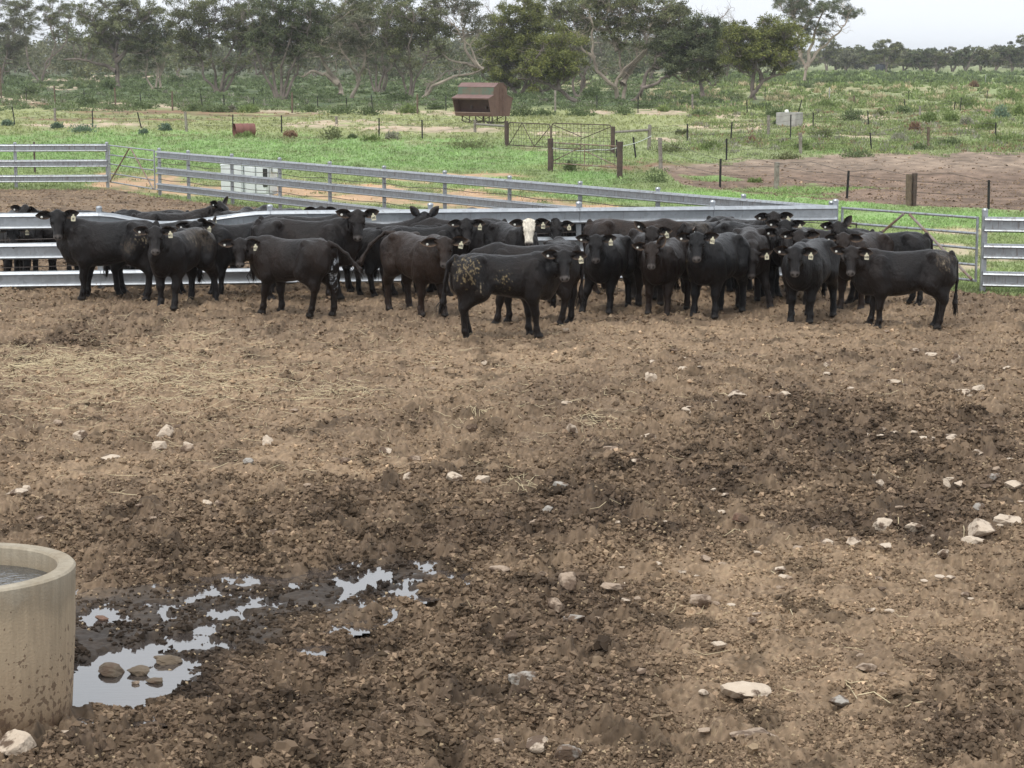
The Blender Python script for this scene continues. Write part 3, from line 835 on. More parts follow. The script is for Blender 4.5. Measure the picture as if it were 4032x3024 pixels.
def build_clods():
    rng = np.random.RandomState(8)
    m, nt, b = mat_new('mud_clod')
    ca_ = N(nt, 'ShaderNodeAttribute', attribute_name='soil'); nt.links.new(ca_.outputs['Color'], b.inputs['Base Color'])
    b.inputs['Roughness'].default_value = .95; b.inputs['Specular IOR Level'].default_value = .12
    n = 1500000; n2 = 420000
    px = rng.uniform(-250, 4280, n + n2); py = np.concatenate([1170 + rng.rand(n) ** .8 * 1960, rng.uniform(610, 1180, n2)])
    w = TAU_H / (py - 222); x = (px - 2016) / FPX * w; y = w
    dk = dark_mask(x, y, px, py)
    wet = ell_mask(px + 30 * perlin(x * 5, y * 5, 47), py + 10 * perlin(x * 5, y * 5, 48), WET, .7)
    patch = np.clip(.5 + 1.5 * fbm(x / .42, y / .42, 120, 4), .06, 1)
    far = py < 1180
    ok = np.where(far, yard_mask(px, py) | poly_mask(px, py, PENPOLY), True)
    k = ok & (rng.rand(n + n2) < (.26 + .34 * dk) * patch * (1 - .85 * wet)) & (np.hypot(x + 3.1, y - 12.15) > .7)
    x, y, dk, py, px, wet = x[k], y[k], dk[k], py[k], px[k], wet[k]; n = len(x)
    z = soil_height(x, y)[0]
    s = np.minimum((rng.gamma(1.4, .0042, n) + .0045) * (.85 + .55 * dk) * (1 + .05 * np.clip(y - 12, 0, 25)), .018 + .0009 * y)
    V0 = np.array([(1, 0, 0), (-1, 0, 0), (0, 1, 0), (0, -1, 0), (0, 0, 1), (0, 0, -1)], float)
    F0 = np.array([(0, 2, 4), (2, 1, 4), (1, 3, 4), (3, 0, 4), (2, 0, 5), (1, 2, 5), (3, 1, 5), (0, 3, 5)])
    A = np.linalg.qr(rng.randn(n, 3, 3))[0]
    V = np.einsum('nij,vj->nvi', A, V0) * (1 + .26 * rng.randn(n, 6, 1))
    V[:, :, 2] *= .8
    V = V * s[:, None, None] + np.stack([x, y, z + s * .25], -1)[:, None, :]
    Fq = F0[None] + (np.arange(n) * 6)[:, None, None]
    base = soil_colour(x, y, dk, ell_mask(px, py, SMOOTH, .8), wet)[0]
    c = base * np.exp(rng.randn(n, 1) * .30)
    fl = (rng.rand(n, 1) < .09) & (s < .013 + .0003 * y)[:, None]
    c = np.where(fl, np.array((.38, .29, .185)), c)
    # the bigger lumps, each knobbly
    nb = 900
    pick = rng.choice(n, nb, replace=False, p=(.15 + dk) / (.15 + dk).sum())
    VB, FB = ico(2)
    sb = np.minimum(rng.gamma(2.0, .009, nb) + .016, .07)
    R3 = np.linalg.qr(rng.randn(nb, 3, 3))[0] * rng.uniform(.7, 1.2, (nb, 1, 3))
    P3 = VB[None] * (1 + .0 * sb[:, None, None])
    off = rng.rand(nb, 1) * 50
    q = np.repeat(VB[None], nb, 0)
    nzz = billow((q[..., 0] * 1.7 + off).ravel(), (q[..., 1] * 1.7 + q[..., 2] * 1.3 + off * .7).ravel(), 130, 4, .6).reshape(nb, -1)
    q = q * (.35 + 1.05 * nzz)[..., None]
    q = np.einsum('nij,nvj->nvi', R3, q); q[..., 2] *= .75
    q = q * sb[:, None, None] + np.stack([x[pick], y[pick], z[pick] + sb * .15], -1)[:, None, :]
    FQ = FB[None] + (np.arange(nb) * len(VB))[:, None, None] + n * 6
    o = new_obj('clods', np.concatenate([V.reshape(-1, 3), q.reshape(-1, 3)]), np.concatenate([Fq.reshape(-1, 3), FQ.reshape(-1, 3)]), m, None, False)
    cb = (base[pick] * np.exp(rng.randn(nb, 1) * .2))
    c = np.concatenate([np.repeat(c, 6, 0), np.repeat(cb, len(VB), 0)])
    ca = o.data.color_attributes.new('soil', 'FLOAT_COLOR', 'POINT'); ca.data.foreach_set('color', np.concatenate([c, np.ones((len(c), 1))], 1).astype(np.float32).ravel())
    tag(o, 'crumbled brown mud clods covering the yard', 'clods', kind='stuff')
build_clods()
# ------------------------------------------------------------------ paddock furniture
def wpt(px, py, D, dd=0.0):
    c, s = math.cos(PITCH), math.sin(PITCH)
    cy = (1512 - py) / FPX
    ra = (-s + c * cy) / (c + s * cy)
    z = CAM_H + ra * D
    depth = D * c - (z - CAM_H) * s
    return Vector(((px - 2016) / FPX * depth, D + dd, z))

M_timber = simple('weathered_timber', (.30, .275, .24), rough=.9, c2=(.17, .145, .12), scale=7, bump=.4)
M_btimber = simple('brown_timber', (.17, .125, .09), rough=.9, c2=(.10, .07, .05), scale=7, bump=.4)
M_picket = simple('black_steel_picket', (.025, .024, .024), rough=.6, metal=.3, var=.4)
M_pale = simple('pale_steel_post', (.42, .43, .42), rough=.6, var=.3)

def picket(p, h, lean=0.0):
    mb = MB()
    t = Vector((lean, 0, h))
    for a in (90, 210, 330):
        d = Vector((math.cos(R(a)), math.sin(R(a)), 0)) * .034
        e = Vector((-d.y, d.x, 0)).normalized() * .007
        b = Vector((0, 0, -.1))
        mb.add([p + b - e, p + b + e, p + b + d + e, p + b + d - e, p + t - e, p + t + e, p + t + d + e, p + t + d - e], [(0, 1, 2, 3), (4, 7, 6, 5), (0, 4, 5, 1), (1, 5, 6, 2), (2, 6, 7, 3), (3, 7, 4, 0)])
    mb.tube([p + Vector((0, 0, -.1)), p + t], .024, 5)
    return mb
def timber(p, h, lean=0.0, r=.075, seed=0):
    g = random.Random(seed)
    mb = MB(); n = 5
    pts = [p + Vector((lean * i / n + g.uniform(-.008, .008), g.uniform(-.008, .008), -.1 + (h + .1) * i / n)) for i in range(n + 1)]
    mb.tube(pts, [r * g.uniform(.88, 1.08) for _ in pts], 9)
    return mb

def wire_fence(label, posts, wires=(.35, .62, .9), name='wire_fence'):
    """posts: (px_base, py_top, py_base, kind, lean px)"""
    P = []
    first = at(posts[0][0], posts[0][2])
    root = thing(name, first, 0, label, 'fence')
    for (px, yt, yb, k, ln) in posts:
        b = at(px, yb); h = height_at(yt, yb); lean = ln / FPX * b.y
        q = b - first
        if k == 'S': picket(q, h, lean).build('picket', M_picket, root)
        elif k == 'T': timber(q, h, lean, .075, px).build('timber_post', M_timber, root, True)
        elif k == 'B': timber(q, h, lean, .065, px).build('timber_post', M_btimber, root, True)
        elif k == 'P': timber(q, h, lean, .05, px).build('steel_post', M_pale, root, True)
        elif k == 'D':
            timber(q, h, lean, .085, px).build('steel_post', M_btimber, root, True)
            timber(q + Vector((.15, .05, 0)), h * 1.02, lean, .07, px + 1).build('steel_post', M_darkrust, root, True)
        P.append((q, h, lean))
    for w in wires:
        pts = []
        for i, (q, h, l) in enumerate(P):
            z = min(w, h * .95); pts.append(q + Vector((l * z / h, -.03, z)))
            if i < len(P) - 1: pts.append((q + P[i + 1][0]) / 2 + Vector((0, -.03, w - .03)))
        MB().tube(pts, .006, 4).build('wire', M_wire, root)
    return root
wire_fence('wire fence of dark pickets and brown posts along the foot of the trees',
 [(5,263,400,'B',0),(104,341,397,'S',0),(217,338,404,'B',-2),(332,352,414,'S',0),(456,345,423,'B',-3),(555,367,418,'S',-2),(679,360,433,'B',0),(799,369,430,'S',-8),(884,374,440,'S',-2),(999,383,423,'S',0),
  (1151,364,444,'B',0),(1251,381,437,'S',0),(1365,385,449,'S',0),(1469,374,440,'S',-7),(1644,371,451,'B',0),(1756,376,435,'S',0),(2186,355,442,'T',0),(2350,376,432,'S',0),(2512,383,444,'S',0),(2726,371,428,'T',0),(2943,395,454,'S',-3)])
wire_fence('leaning picket fence across the green field, left of the rusty feeder',
 [(60,421,494,'S',-9),(217,425,475,'T',0),(366,435,501,'S',-1),(558,442,503,'S',-15),(734,440,517,'T',-3),(917,451,522,'S',1),(1109,454,522,'S',0),(1325,458,489,'T',0),(1493,465,531,'S',0),(1663,472,552,'S',-1),(1870,472,522,'T',0)])
wire_fence('picket fence running across the scrub, right of the mesh gates',
 [(2555,491,592,'T',3),(2706,487,562,'S',0),(2877,480,555,'S',4),(3025,454,538,'T',0),(3201,444,505,'S',0),(3420,435,496,'S',-5)])
wire_fence('near picket fence along the edge of the brown pen',
 [(2602,543,668,'T',-5),(2835,625,733,'S',1),(3056,639,738,'T',2),(3334,672,780,'S',5),(3577,685,808,'D',0),(3892,709,822,'S',-2)])
wire_fence('crooked fence line in the scrub behind the brown pen',
 [(2860,545,632,'S',0),(3152,524,602,'T',-2),(3432,522,590,'S',-8),(3654,499,578,'B',0),(3919,482,554,'S',0)])
wire_fence('old fence far back in the scrub, some pickets leaning',
 [(3012,345,395,'S',0),(3138,395,461,'S',17),(3265,343,400,'P',0),(3362,376,418,'B',0),(3565,390,438,'S',-6),(3622,418,455,'T',0),(3757,403,433,'S',3),(3780,385,436,'S',4),(3885,356,397,'S',2)])
wire_fence('farthest fence below the distant trees, one post white',
 [(3394,310,337,'S',1),(3597,304,330,'S',2),(3880,294,326,'P',1)])
for i, (px, yt, yb, k, lab) in enumerate([(2427,550,625,'S','dark picket standing beside the rusty gate post'),(2505,540,622,'S','leaning dark picket right of the rusty gates'),(3578,356,392,'S','short leaning picket alone in the far scrub'),
                                          (138,558,682,'S','rusty picket behind the rail fence at the back left'),(3112,451,552,'B','thin stake in front of the concrete tank')]):
    b = at(px, yb); o = (picket(Vector((0, 0, 0)), height_at(yt, yb), -.12 if px == 2505 else .0) if k == 'S' else timber(Vector((0, 0, 0)), height_at(yt, yb), 0, .03)).build('fence_post', M_picket if px != 138 else M_darkrust)
    o.location = b; tag(o, lab, 'post')

# rusty gates with mesh
def mesh_gate(label, a, b, h, z0=.08, curved=True, brace='V', nv=16, nh=6, r=.022, mat=None):
    root = thing('mesh_gate', a, 0, label, 'gate')
    d = b - a; L = d.length; d.normalize(); mat = mat or M_darkrust
    P = lambda t, z: d * t + Vector((0, 0, z))
    fr = [P(0, z0), P(0, h - .12), P(.04, h - .03), P(.14, h), P(L - .14, h), P(L - .04, h - .03), P(L, h - .12), P(L, z0)] if curved else [P(0, z0), P(0, h), P(L, h), P(L, z0)]
    MB().tube(fr + [fr[0]], r, 7).build('frame', mat, root, True)
    if brace == 'V':
        for q in ([P(.02, z0), P(L * .33, h)], [P(L * .33, h), P(L * .62, z0)], [P(L * .62, z0), P(L - .02, h - .1)]):
            MB().tube(q, r * .8, 6).build('brace', mat, root, True)
    else:
        m = MB().tube([P(L / 2, z0), P(L / 2, h)], r * .8, 6); m.build('upright', mat, root, True)
        for q in (([P(.03, h - .05), P(L / 2, (h + z0) / 2)], [P(L / 2, (h + z0) / 2 - .1), P(L - .03, h - .08)]) if brace == 'X' else ([P(.03, z0 + .05), P(L / 2, h - .03)], [P(L / 2, h - .2), P(L - .03, z0 + .03)])):
            MB().tube(q, r * .8, 6).build('brace', mat, root, True)
    mm = MB()
    for i in range(1, nv): mm.tube([P(L * i / nv, z0), P(L * i / nv, h - .02)], .006, 4, False)
    for j in range(1, nh): mm.tube([P(0, z0 + (h - z0) * j / nh), P(L, z0 + (h - z0) * j / nh)], .006, 4, False)
    mm.build('wire_mesh', M_wire, root)
    return root
def single_post(px, yt, yb, label, mat, r=.085):
    b = at(px, yb); o = timber(Vector((0, 0, 0)), height_at(yt, yb), 0, r, px).build('gate_post', mat, None, True); o.location = b; return tag(o, label, 'post')
single_post(1994, 477, 576, 'dark brown gate post right below the rusty feeder', M_darkrust)
single_post(2413, 498, 604, 'dark gate post at the far end of the double gate', M_darkrust)
single_post(2168, 545, 676, 'rusty post at the left end of the front gate', M_darkrust, .095)
single_post(2440, 558, 696, 'rusty square topped post at the right end of the front gate', M_darkrust, .105)
ga, gm, gm2, gb = at(2002, 578), at(2167, 588), at(2172, 590), at(2406, 600)
mesh_gate('left leaf of the rusty mesh double gate, zigzag braced', ga, gm, 1.03)
mesh_gate('right leaf of the rusty mesh double gate, with an upright', gm2, gb, 1.09, brace='X')
mesh_gate('rusty front mesh gate between two thick posts', at(2172, 672), at(2436, 692), .94, z0=.26, curved=False, brace='A', mat=M_rustpipe)
def strut(px0, py0, px1, py1, D0, D1, label, mat, r):
    a, b = wpt(px0, py0, D0), wpt(px1, py1, D1)
    o = MB().tube([Vector((0, 0, 0)), b - a], r, 8).build('strainer_rail', mat, None, True); o.location = a; return tag(o, label, 'rail')
strut(1876, 489, 1990, 497, at(1870, 522).y, at(1994, 576).y, 'grey timber rail between the pale post and the dark gate post', M_timber, .055)
strut(2417, 521, 2552, 512, at(2413, 604).y, at(2555, 592).y, 'grey timber rail right of the far gate post', M_timber, .05)
def rope():
    a = wpt(2176, 583, at(2168, 676).y - .1); b = wpt(2350, 589, at(2300, 660).y); c = wpt(2450, 575, at(2440, 660).y); d = wpt(2565, 535, at(2600, 600).y)
    a0 = Vector(a)
    pts = []
    P = [a, b, c, d]
    for i in range(3):
        for j in range(6):
            t = j / 6; pts.append(P[i].lerp(P[i + 1], t) - a0 + Vector((0, 0, -.06 * math.sin(PI * t))))
    pts.append(d - a0)
    o = MB().tube(pts, .012, 6).build('rope', simple('white_rope', (.62, .66, .62), var=.1), None, True); o.location = a0; tag(o, 'slack white rope tied from the front gate post to the right', 'rope')
rope()

# rusty stock feeder on skids
def rust_mat(name, c, c2, c3=None, green=0.0):
    m, nt, b = mat_new(name)
    tcn = N(nt, 'ShaderNodeTexCoord')
    n1 = N(nt, 'ShaderNodeTexNoise', Scale=3.0, Detail=8.0, Roughness=.7); nt.links.new(tcn.outputs['Object'], n1.inputs['Vector'])
    n2 = N(nt, 'ShaderNodeTexNoise', Scale=1.4, Detail=6.0, Roughness=.7); nt.links.new(tcn.outputs['Object'], n2.inputs['Vector'])
    mx = N(nt, 'ShaderNodeMix', data_type='RGBA'); mx.inputs[6].default_value = (*c, 1); mx.inputs[7].default_value = (*c2, 1)
    mr = N(nt, 'ShaderNodeMapRange'); mr.inputs[1].default_value = .35; mr.inputs[2].default_value = .65; nt.links.new(n1.outputs[0], mr.inputs[0]); nt.links.new(mr.outputs[0], mx.inputs[0])
    m2 = N(nt, 'ShaderNodeMix', data_type='RGBA'); m2.inputs[7].default_value = (*(c3 or c), 1)
    m3 = N(nt, 'ShaderNodeMapRange'); m3.inputs[1].default_value = .62 - green * .3; m3.inputs[2].default_value = .70 - green * .2; nt.links.new(n2.outputs[0], m3.inputs[0])
    nt.links.new(m3.outputs[0], m2.inputs[0]); nt.links.new(mx.outputs[2], m2.inputs[6]); nt.links.new(m2.outputs[2], b.inputs['Base Color'])
    b.inputs['Roughness'].default_value = .8; b.inputs['Metallic'].default_value = .15
    return m
def build_feeder():
    rust = rust_mat('rusted_sheet', (.185, .112, .088), (.125, .075, .06), (.24, .155, .115))
    roofm = rust_mat('rusted_roof', (.235, .15, .135), (.18, .11, .098), (.26, .19, .165))
    greenm = rust_mat('green_paint_remains', (.145, .145, .105), (.16, .105, .075), (.105, .145, .105), .7)
    dark = rust_mat('rusted_inside', (.10, .058, .045), (.07, .04, .034))
    p = at(1922, 487)
    phi = R(40)
    root = thing('stock_feeder', p, -phi, 'rusty sheet metal stock feeder on skids with a ladder on its end', 'feeder')
    L, W = 2.75, 2.2
    # local frame: origin = nearest bottom corner, -x along the long side (to the left), +y depth
    SEC = [(.30, .40), (.02, 1.42), (.50, 1.60), (.56, 2.06), (.86, 2.27), (W - .86, 2.27), (W - .56, 2.06), (W - .50, 1.60), (W - .02, 1.42), (W - .30, .40)]
    for x0 in (-L, -.03):
        mb = MB(); n = len(SEC)
        mb.add([(x0, y, z) for y, z in SEC] + [(x0 + .03, y, z) for y, z in SEC], [tuple(range(n))[::-1], tuple(range(n, 2 * n))] + [(i, (i + 1) % n, (i + 1) % n + n, i + n) for i in range(n)])
        mb.build('end_panel', rust, root)
    def sheet(name, a, b, mat, t=.02, x0=-L + .03, x1=-.03):
        (y0, z0), (y1, z1) = a, b
        d = Vector((0, y1 - y0, z1 - z0)).normalized(); nrm = Vector((0, -d.z, d.y)) * t
        vs = [Vector((x, y, z)) + o for x in (x0, x1) for (y, z) in (a, b) for o in (Vector((0, 0, 0)), nrm)]
        return MB().add(vs, [(0, 1, 3, 2), (4, 6, 7, 5), (0, 4, 5, 1), (2, 3, 7, 6), (1, 5, 7, 3), (0, 2, 6, 4)]).build(name, mat, root)
    for m in (0, 1):
        Y = (lambda y: y) if m == 0 else (lambda y: W - y)
        sheet('trough_board', (Y(.30), .40), (Y(.24), .60), rust)
        sheet('hood', (Y(-.02), 1.41), (Y(.50), 1.605), roofm, .025, -L - .03, .03)
        sheet('side_wall', (Y(.50), 1.62), (Y(.56), 2.05), greenm)
        sheet('roof', (Y(.53), 2.05), (Y(.88), 2.285), roofm, .022, -L - .03, .04)
        sheet('hopper_wall', (Y(.75), .62), (Y(.46), 1.56), dark)
        sheet('trough_floor', (Y(.30), .41), (Y(.95), .45), dark)
        MB().box((-L / 2, Y(.02), 1.385), (L + .04, .03, .06)).build('hood_lip', rust, root)
    MB().box((-L / 2, W / 2, 2.29), (L + .06, W - 1.7, .03)).build('ridge_lid', roofm, root)
    MB().box((-L / 2, .25, .61), (L - .06, .05, .03)).build('trough_rail', simple('pale_trough_edge', (.34, .25, .19)), root)
    for x in (-1.75, -.65):
        MB().box((x, .56, .9), (.12, .05, .16)).build('feed_slide', M_darkrust, root)
    # ladder
    for y in (.98, 1.30):
        MB().tube([(.05, y, .55), (.05, y, 2.05)], .02, 6).build('ladder_rail', rust, root)
    for z in (.6, .95, 1.3, 1.62):
        MB().tube([(.05, .98, z), (.05, 1.30, z)], .016, 6).build('ladder_rung', rust, root)
    for y in (.5, W - .5):
        MB().tube([(-L + .35, y, .42), (-L + .35, y, .15), (-L + .5, y, .04), (-L + .8, y, .03), (-.5, y, .03), (-.25, y, .04), (-.12, y, .15), (-.12, y, .42)], .035, 7).build('skid', M_darkrust, root, True)
        for x in (-L + .9, -L / 2, -.75):
            MB().tube([(x, y, .04), (x, y, .42)], .03, 6).build('skid_leg', M_darkrust, root)
        MB().tube([(-L + .4, y, .38), (-1.6, y, .05)], .02, 6).build('skid_brace', M_darkrust, root)
        MB().tube([(-.3, y, .38), (-1.2, y, .05)], .02, 6).build('skid_brace', M_darkrust, root)
build_feeder()

def build_drum():
    p = at(962, 537)
    root = thing('steel_drum', p, R(180 + 22), 'rusty red steel drum lying open ended in the grass', 'drum')
    red = rust_mat('faded_red_paint', (.235, .105, .09), (.18, .08, .065), (.15, .07, .05), .1)
    r, L = .31, .98
    prof = [(r - .02, -L / 2 + .25)] + [(r - .015, -L / 2), (r, -L / 2 + .01)]
    ring = lambda z: [(r, z - .03), (r + .014, z - .012), (r + .014, z + .012), (r, z + .03)]
    body = MB()
    pr = [(r, -L / 2)] + ring(-L / 6) + ring(L / 6) + [(r, L / 2), (r + .01, L / 2), (r + .01, L / 2 - .02), (r - .012, L / 2 - .02), (r - .012, -L / 2 + .02), (r - .012, -L / 2), (r, -L / 2)]
    body.lathe(pr, 32)
    rot = Matrix.Rotation(R(90), 3, 'Y')
    body.v = [tuple(rot @ Vector(v) + Vector((0, 0, r))) for v in body.v]
    body.build('barrel', red, root, True)
    e = MB().lathe([(.001, 0), (r - .013, 0), (r - .013, .012), (.001, .012)], 32); e.v = [tuple(rot @ Vector(v) + Vector((-L / 2 + .05, 0, r))) for v in e.v]; e.build('end_plate', red, root)
build_drum()

def build_ibc():
    plas = simple('white_plastic', (.72, .75, .76), rough=.4, var=.12, scale=2)
    blk = simple('black_plastic', (.03, .03, .03), rough=.5)
    p = at(1008, 771)
    root = thing('caged_water_tank', p, R(-9), 'white plastic tank in a steel cage lying behind the rail fence', 'tank')
    L, W, H = .74, 1.0, .86
    b = MB().box((0, W / 2, H / 2), (L, W, H)); o = b.build('tank', plas, root, True, bevel=.09)
    cg = MB()
    for x in (-L / 2 - .02, L / 2 + .02):
        for y in (0, W): cg.tube([(x, y - .02 + .04 * (y > 0), .0), (x, y - .02 + .04 * (y > 0), H + .02)], .014, 6)
        for z in (.03, .45, H + .02): cg.tube([(x, -.02, z), (x, W + .02, z)], .012, 6)
    for z in (.03, .45, H + .02):
        for y in (-.02, W + .02): cg.tube([(-L / 2 - .02, y, z), (L / 2 + .02, y, z)], .014, 6)
    for x in (.0,):
        cg.tube([(x, -.025, .0), (x, -.025, H + .02), (x, W + .025, H + .02)], .012, 6)
    cg.build('steel_cage', M_galv2, root)
    MB().box((.27, -.005, .5), (.12, .03, .5)).build('dark_strap', blk, root)
    MB().box((L / 2 + .11, .4, .72), (.16, .3, .2)).build('filler_cap', plas, root, True, bevel=.03)
    p2 = at(912, 771)
    root = thing('plastic_tub', p2, R(-9), 'white plastic tub with an open top left of the caged tank', 'tub')
    L, W, H, t = .58, .9, .84, .03
    tb = MB()
    tb.box((0, 0, H / 2), (L, t, H)).box((0, W, H / 2), (L, t, H)).box((-L / 2, W / 2, H / 2), (t, W - t - .01, H)).box((L / 2, W / 2, H / 2), (t, W - t - .01, H)).box((0, W / 2, .02), (L - .04, W - .04, .04))
    tb.build('shell', plas, root, bevel=.012)
    MB().tube([(-L / 2, 0, H), (L / 2, 0, H + .03), (L / 2, W, H + .03), (-L / 2, W, H), (-L / 2, 0, H)], .03, 8).build('rolled_rim', plas, root, True)
build_ibc()

def build_ctank():
    conc = simple('pale_concrete', (.42, .415, .39), rough=.85, c2=(.29, .28, .26), scale=3, bump=.2)
    p = at(3094, 499)
    root = thing('concrete_tank', p, R(-28), 'square pale concrete tank with a white float on its rim', 'tank')
    s, H, t = 1.12, .76, .09
    b = MB(); b.box((0, 0, H / 2), (s, t, H)).box((0, s, H / 2), (s, t, H)).box((-s / 2 + t / 2, s / 2, H / 2), (t, s - t - .004, H)).box((s / 2 - t / 2, s / 2, H / 2), (t, s - t - .004, H))
    b.build('wall', conc, root, bevel=.015)
    for x in (-s / 2 - .03,):
        for y in (.25, .6): MB().box((x, y, H / 2), (.07, .1, H)).build('buttress', conc, root)
    f = MB().lathe([(.001, -.12), (.07, -.1), (.115, -.03), (.12, 0), (.115, .03), (.07, .1), (.001, .12)], 16, (.02, .05, H + .06)); f.build('float', simple('white_float', (.8, .8, .78), var=.05), root, True)
    MB().box((0, s / 2, H - .12), (s - 2 * t - .01, s - 2 * t - .01, .01)).build('water', simple('tank_water', (.05, .06, .06), rough=.05), root)
build_ctank()
def build_far_sheds():
    p = at(2785, 273); o = MB().box((0, 0, 1.2), (9, 4, 2.4)).add([(-4.7, -2.3, 2.4), (4.7, -2.3, 2.4), (4.7, 2.3, 2.4), (-4.7, 2.3, 2.4), (-4.7, 0, 3.3), (4.7, 0, 3.3)], [(0, 1, 5, 4), (2, 3, 4, 5), (0, 4, 3), (1, 2, 5), (0, 3, 2, 1)]).build('shed', simple('white_sheet', (.7, .72, .74)), None)
    o.location = p; tag(o, 'tiny white shed far behind the middle trees', 'shed')
    p = at(3466, 284); root = thing('water_tank', p, 0, 'dark round water tank in front of the distant trees', 'tank')
    MB().lathe([(1.25, 0), (1.25, 1.7), (1.2, 1.8), (.1, 2.05), (.001, 2.05)], 24).build('shell', simple('dark_poly', (.03, .035, .045), rough=.5), root, True)
build_far_sheds()
# ------------------------------------------------------------------ trees and scrub
def leaf_mat():
    m, nt, b = mat_new('leaves')
    a = N(nt, 'ShaderNodeAttribute', attribute_name='leaf')
    nt.links.new(a.outputs['Color'], b.inputs['Base Color'])
    b.inputs['Roughness'].default_value = .62; b.inputs['Specular IOR Level'].default_value = .3
    t = N(nt, 'ShaderNodeBsdfTranslucent'); nt.links.new(a.outputs['Color'], t.inputs[0])
    mx = N(nt, 'ShaderNodeMixShader'); mx.inputs[0].default_value = .22
    out = [n for n in nt.nodes if n.type == 'OUTPUT_MATERIAL'][0]
    nt.links.new(b.outputs[0], mx.inputs[1]); nt.links.new(t.outputs[0], mx.inputs[2]); nt.links.new(mx.outputs[0], out.inputs[0])
    return m
M_leaf = leaf_mat()
M_bark = simple('eucalypt_bark', (.24, .20, .17), rough=.9, c2=(.11, .09, .075), scale=1.2, bump=.3, bscale=12)
M_bark2 = simple('pale_bark', (.42, .355, .285), rough=.85, c2=(.20, .165, .135), scale=.9, bump=.3, bscale=12)
M_bark3 = simple('dead_grey_bark', (.36, .33, .31), rough=.9, c2=(.22, .19, .18), scale=1.5)

def leaf_quads(C, ax, L, W, rng, droop=.3):
    """quads centred on C (n,3), axis directions ax (n,3)"""
    n = len(C)
    ax = ax / (np.linalg.norm(ax, axis=1, keepdims=True) + 1e-9)
    r = rng.randn(n, 3); s = np.cross(ax, r); s /= (np.linalg.norm(s, axis=1, keepdims=True) + 1e-9)
    L = L[:, None]; W = W[:, None]
    V = np.stack([C - ax * L * .5, C + s * W * .5 - ax * L * .05, C + ax * L * .5, C - s * W * .5 - ax * L * .05], 1)
    return V
def leaf_obj(name, V, COL, parent=None):
    n = len(V)
    o = new_obj(name, V.reshape(-1, 3), np.arange(n * 4).reshape(-1, 4), M_leaf, parent)
    ca = o.data.color_attributes.new('leaf', 'FLOAT_COLOR', 'POINT')
    ca.data.foreach_set('color', np.concatenate([np.repeat(COL, 4, 0), np.ones((n * 4, 1))], 1).astype(np.float32).ravel())
    return o
OLIVE = ((.115, .128, .070), (.23, .235, .105)); GREY = ((.125, .135, .088), (.22, .215, .135)); LIME = ((.13, .155, .055), (.29, .29, .085)); DEEP = ((.085, .105, .060), (.17, .185, .09))
def tint(pal, n, rng, k=1.0):
    t = rng.rand(n, 1) ** 1.3
    return (np.array(pal[0]) * (1 - t) + np.array(pal[1]) * t) * (.75 + .5 * rng.rand(n, 1)) * k

def curve(a, b, rng, wob, n=5, sag=0.0):
    a = np.array(a); b = np.array(b); d = np.linalg.norm(b - a)
    o1 = rng.randn(3) * wob * d; o2 = rng.randn(3) * wob * d
    pts = []
    for i in range(n + 1):
        t = i / n
        p = a * (1 - t) + b * t + o1 * math.sin(PI * t) + o2 * math.sin(2 * PI * t) * .6
        p[2] += sag * d * math.sin(PI * t)
        pts.append(p)
    return pts

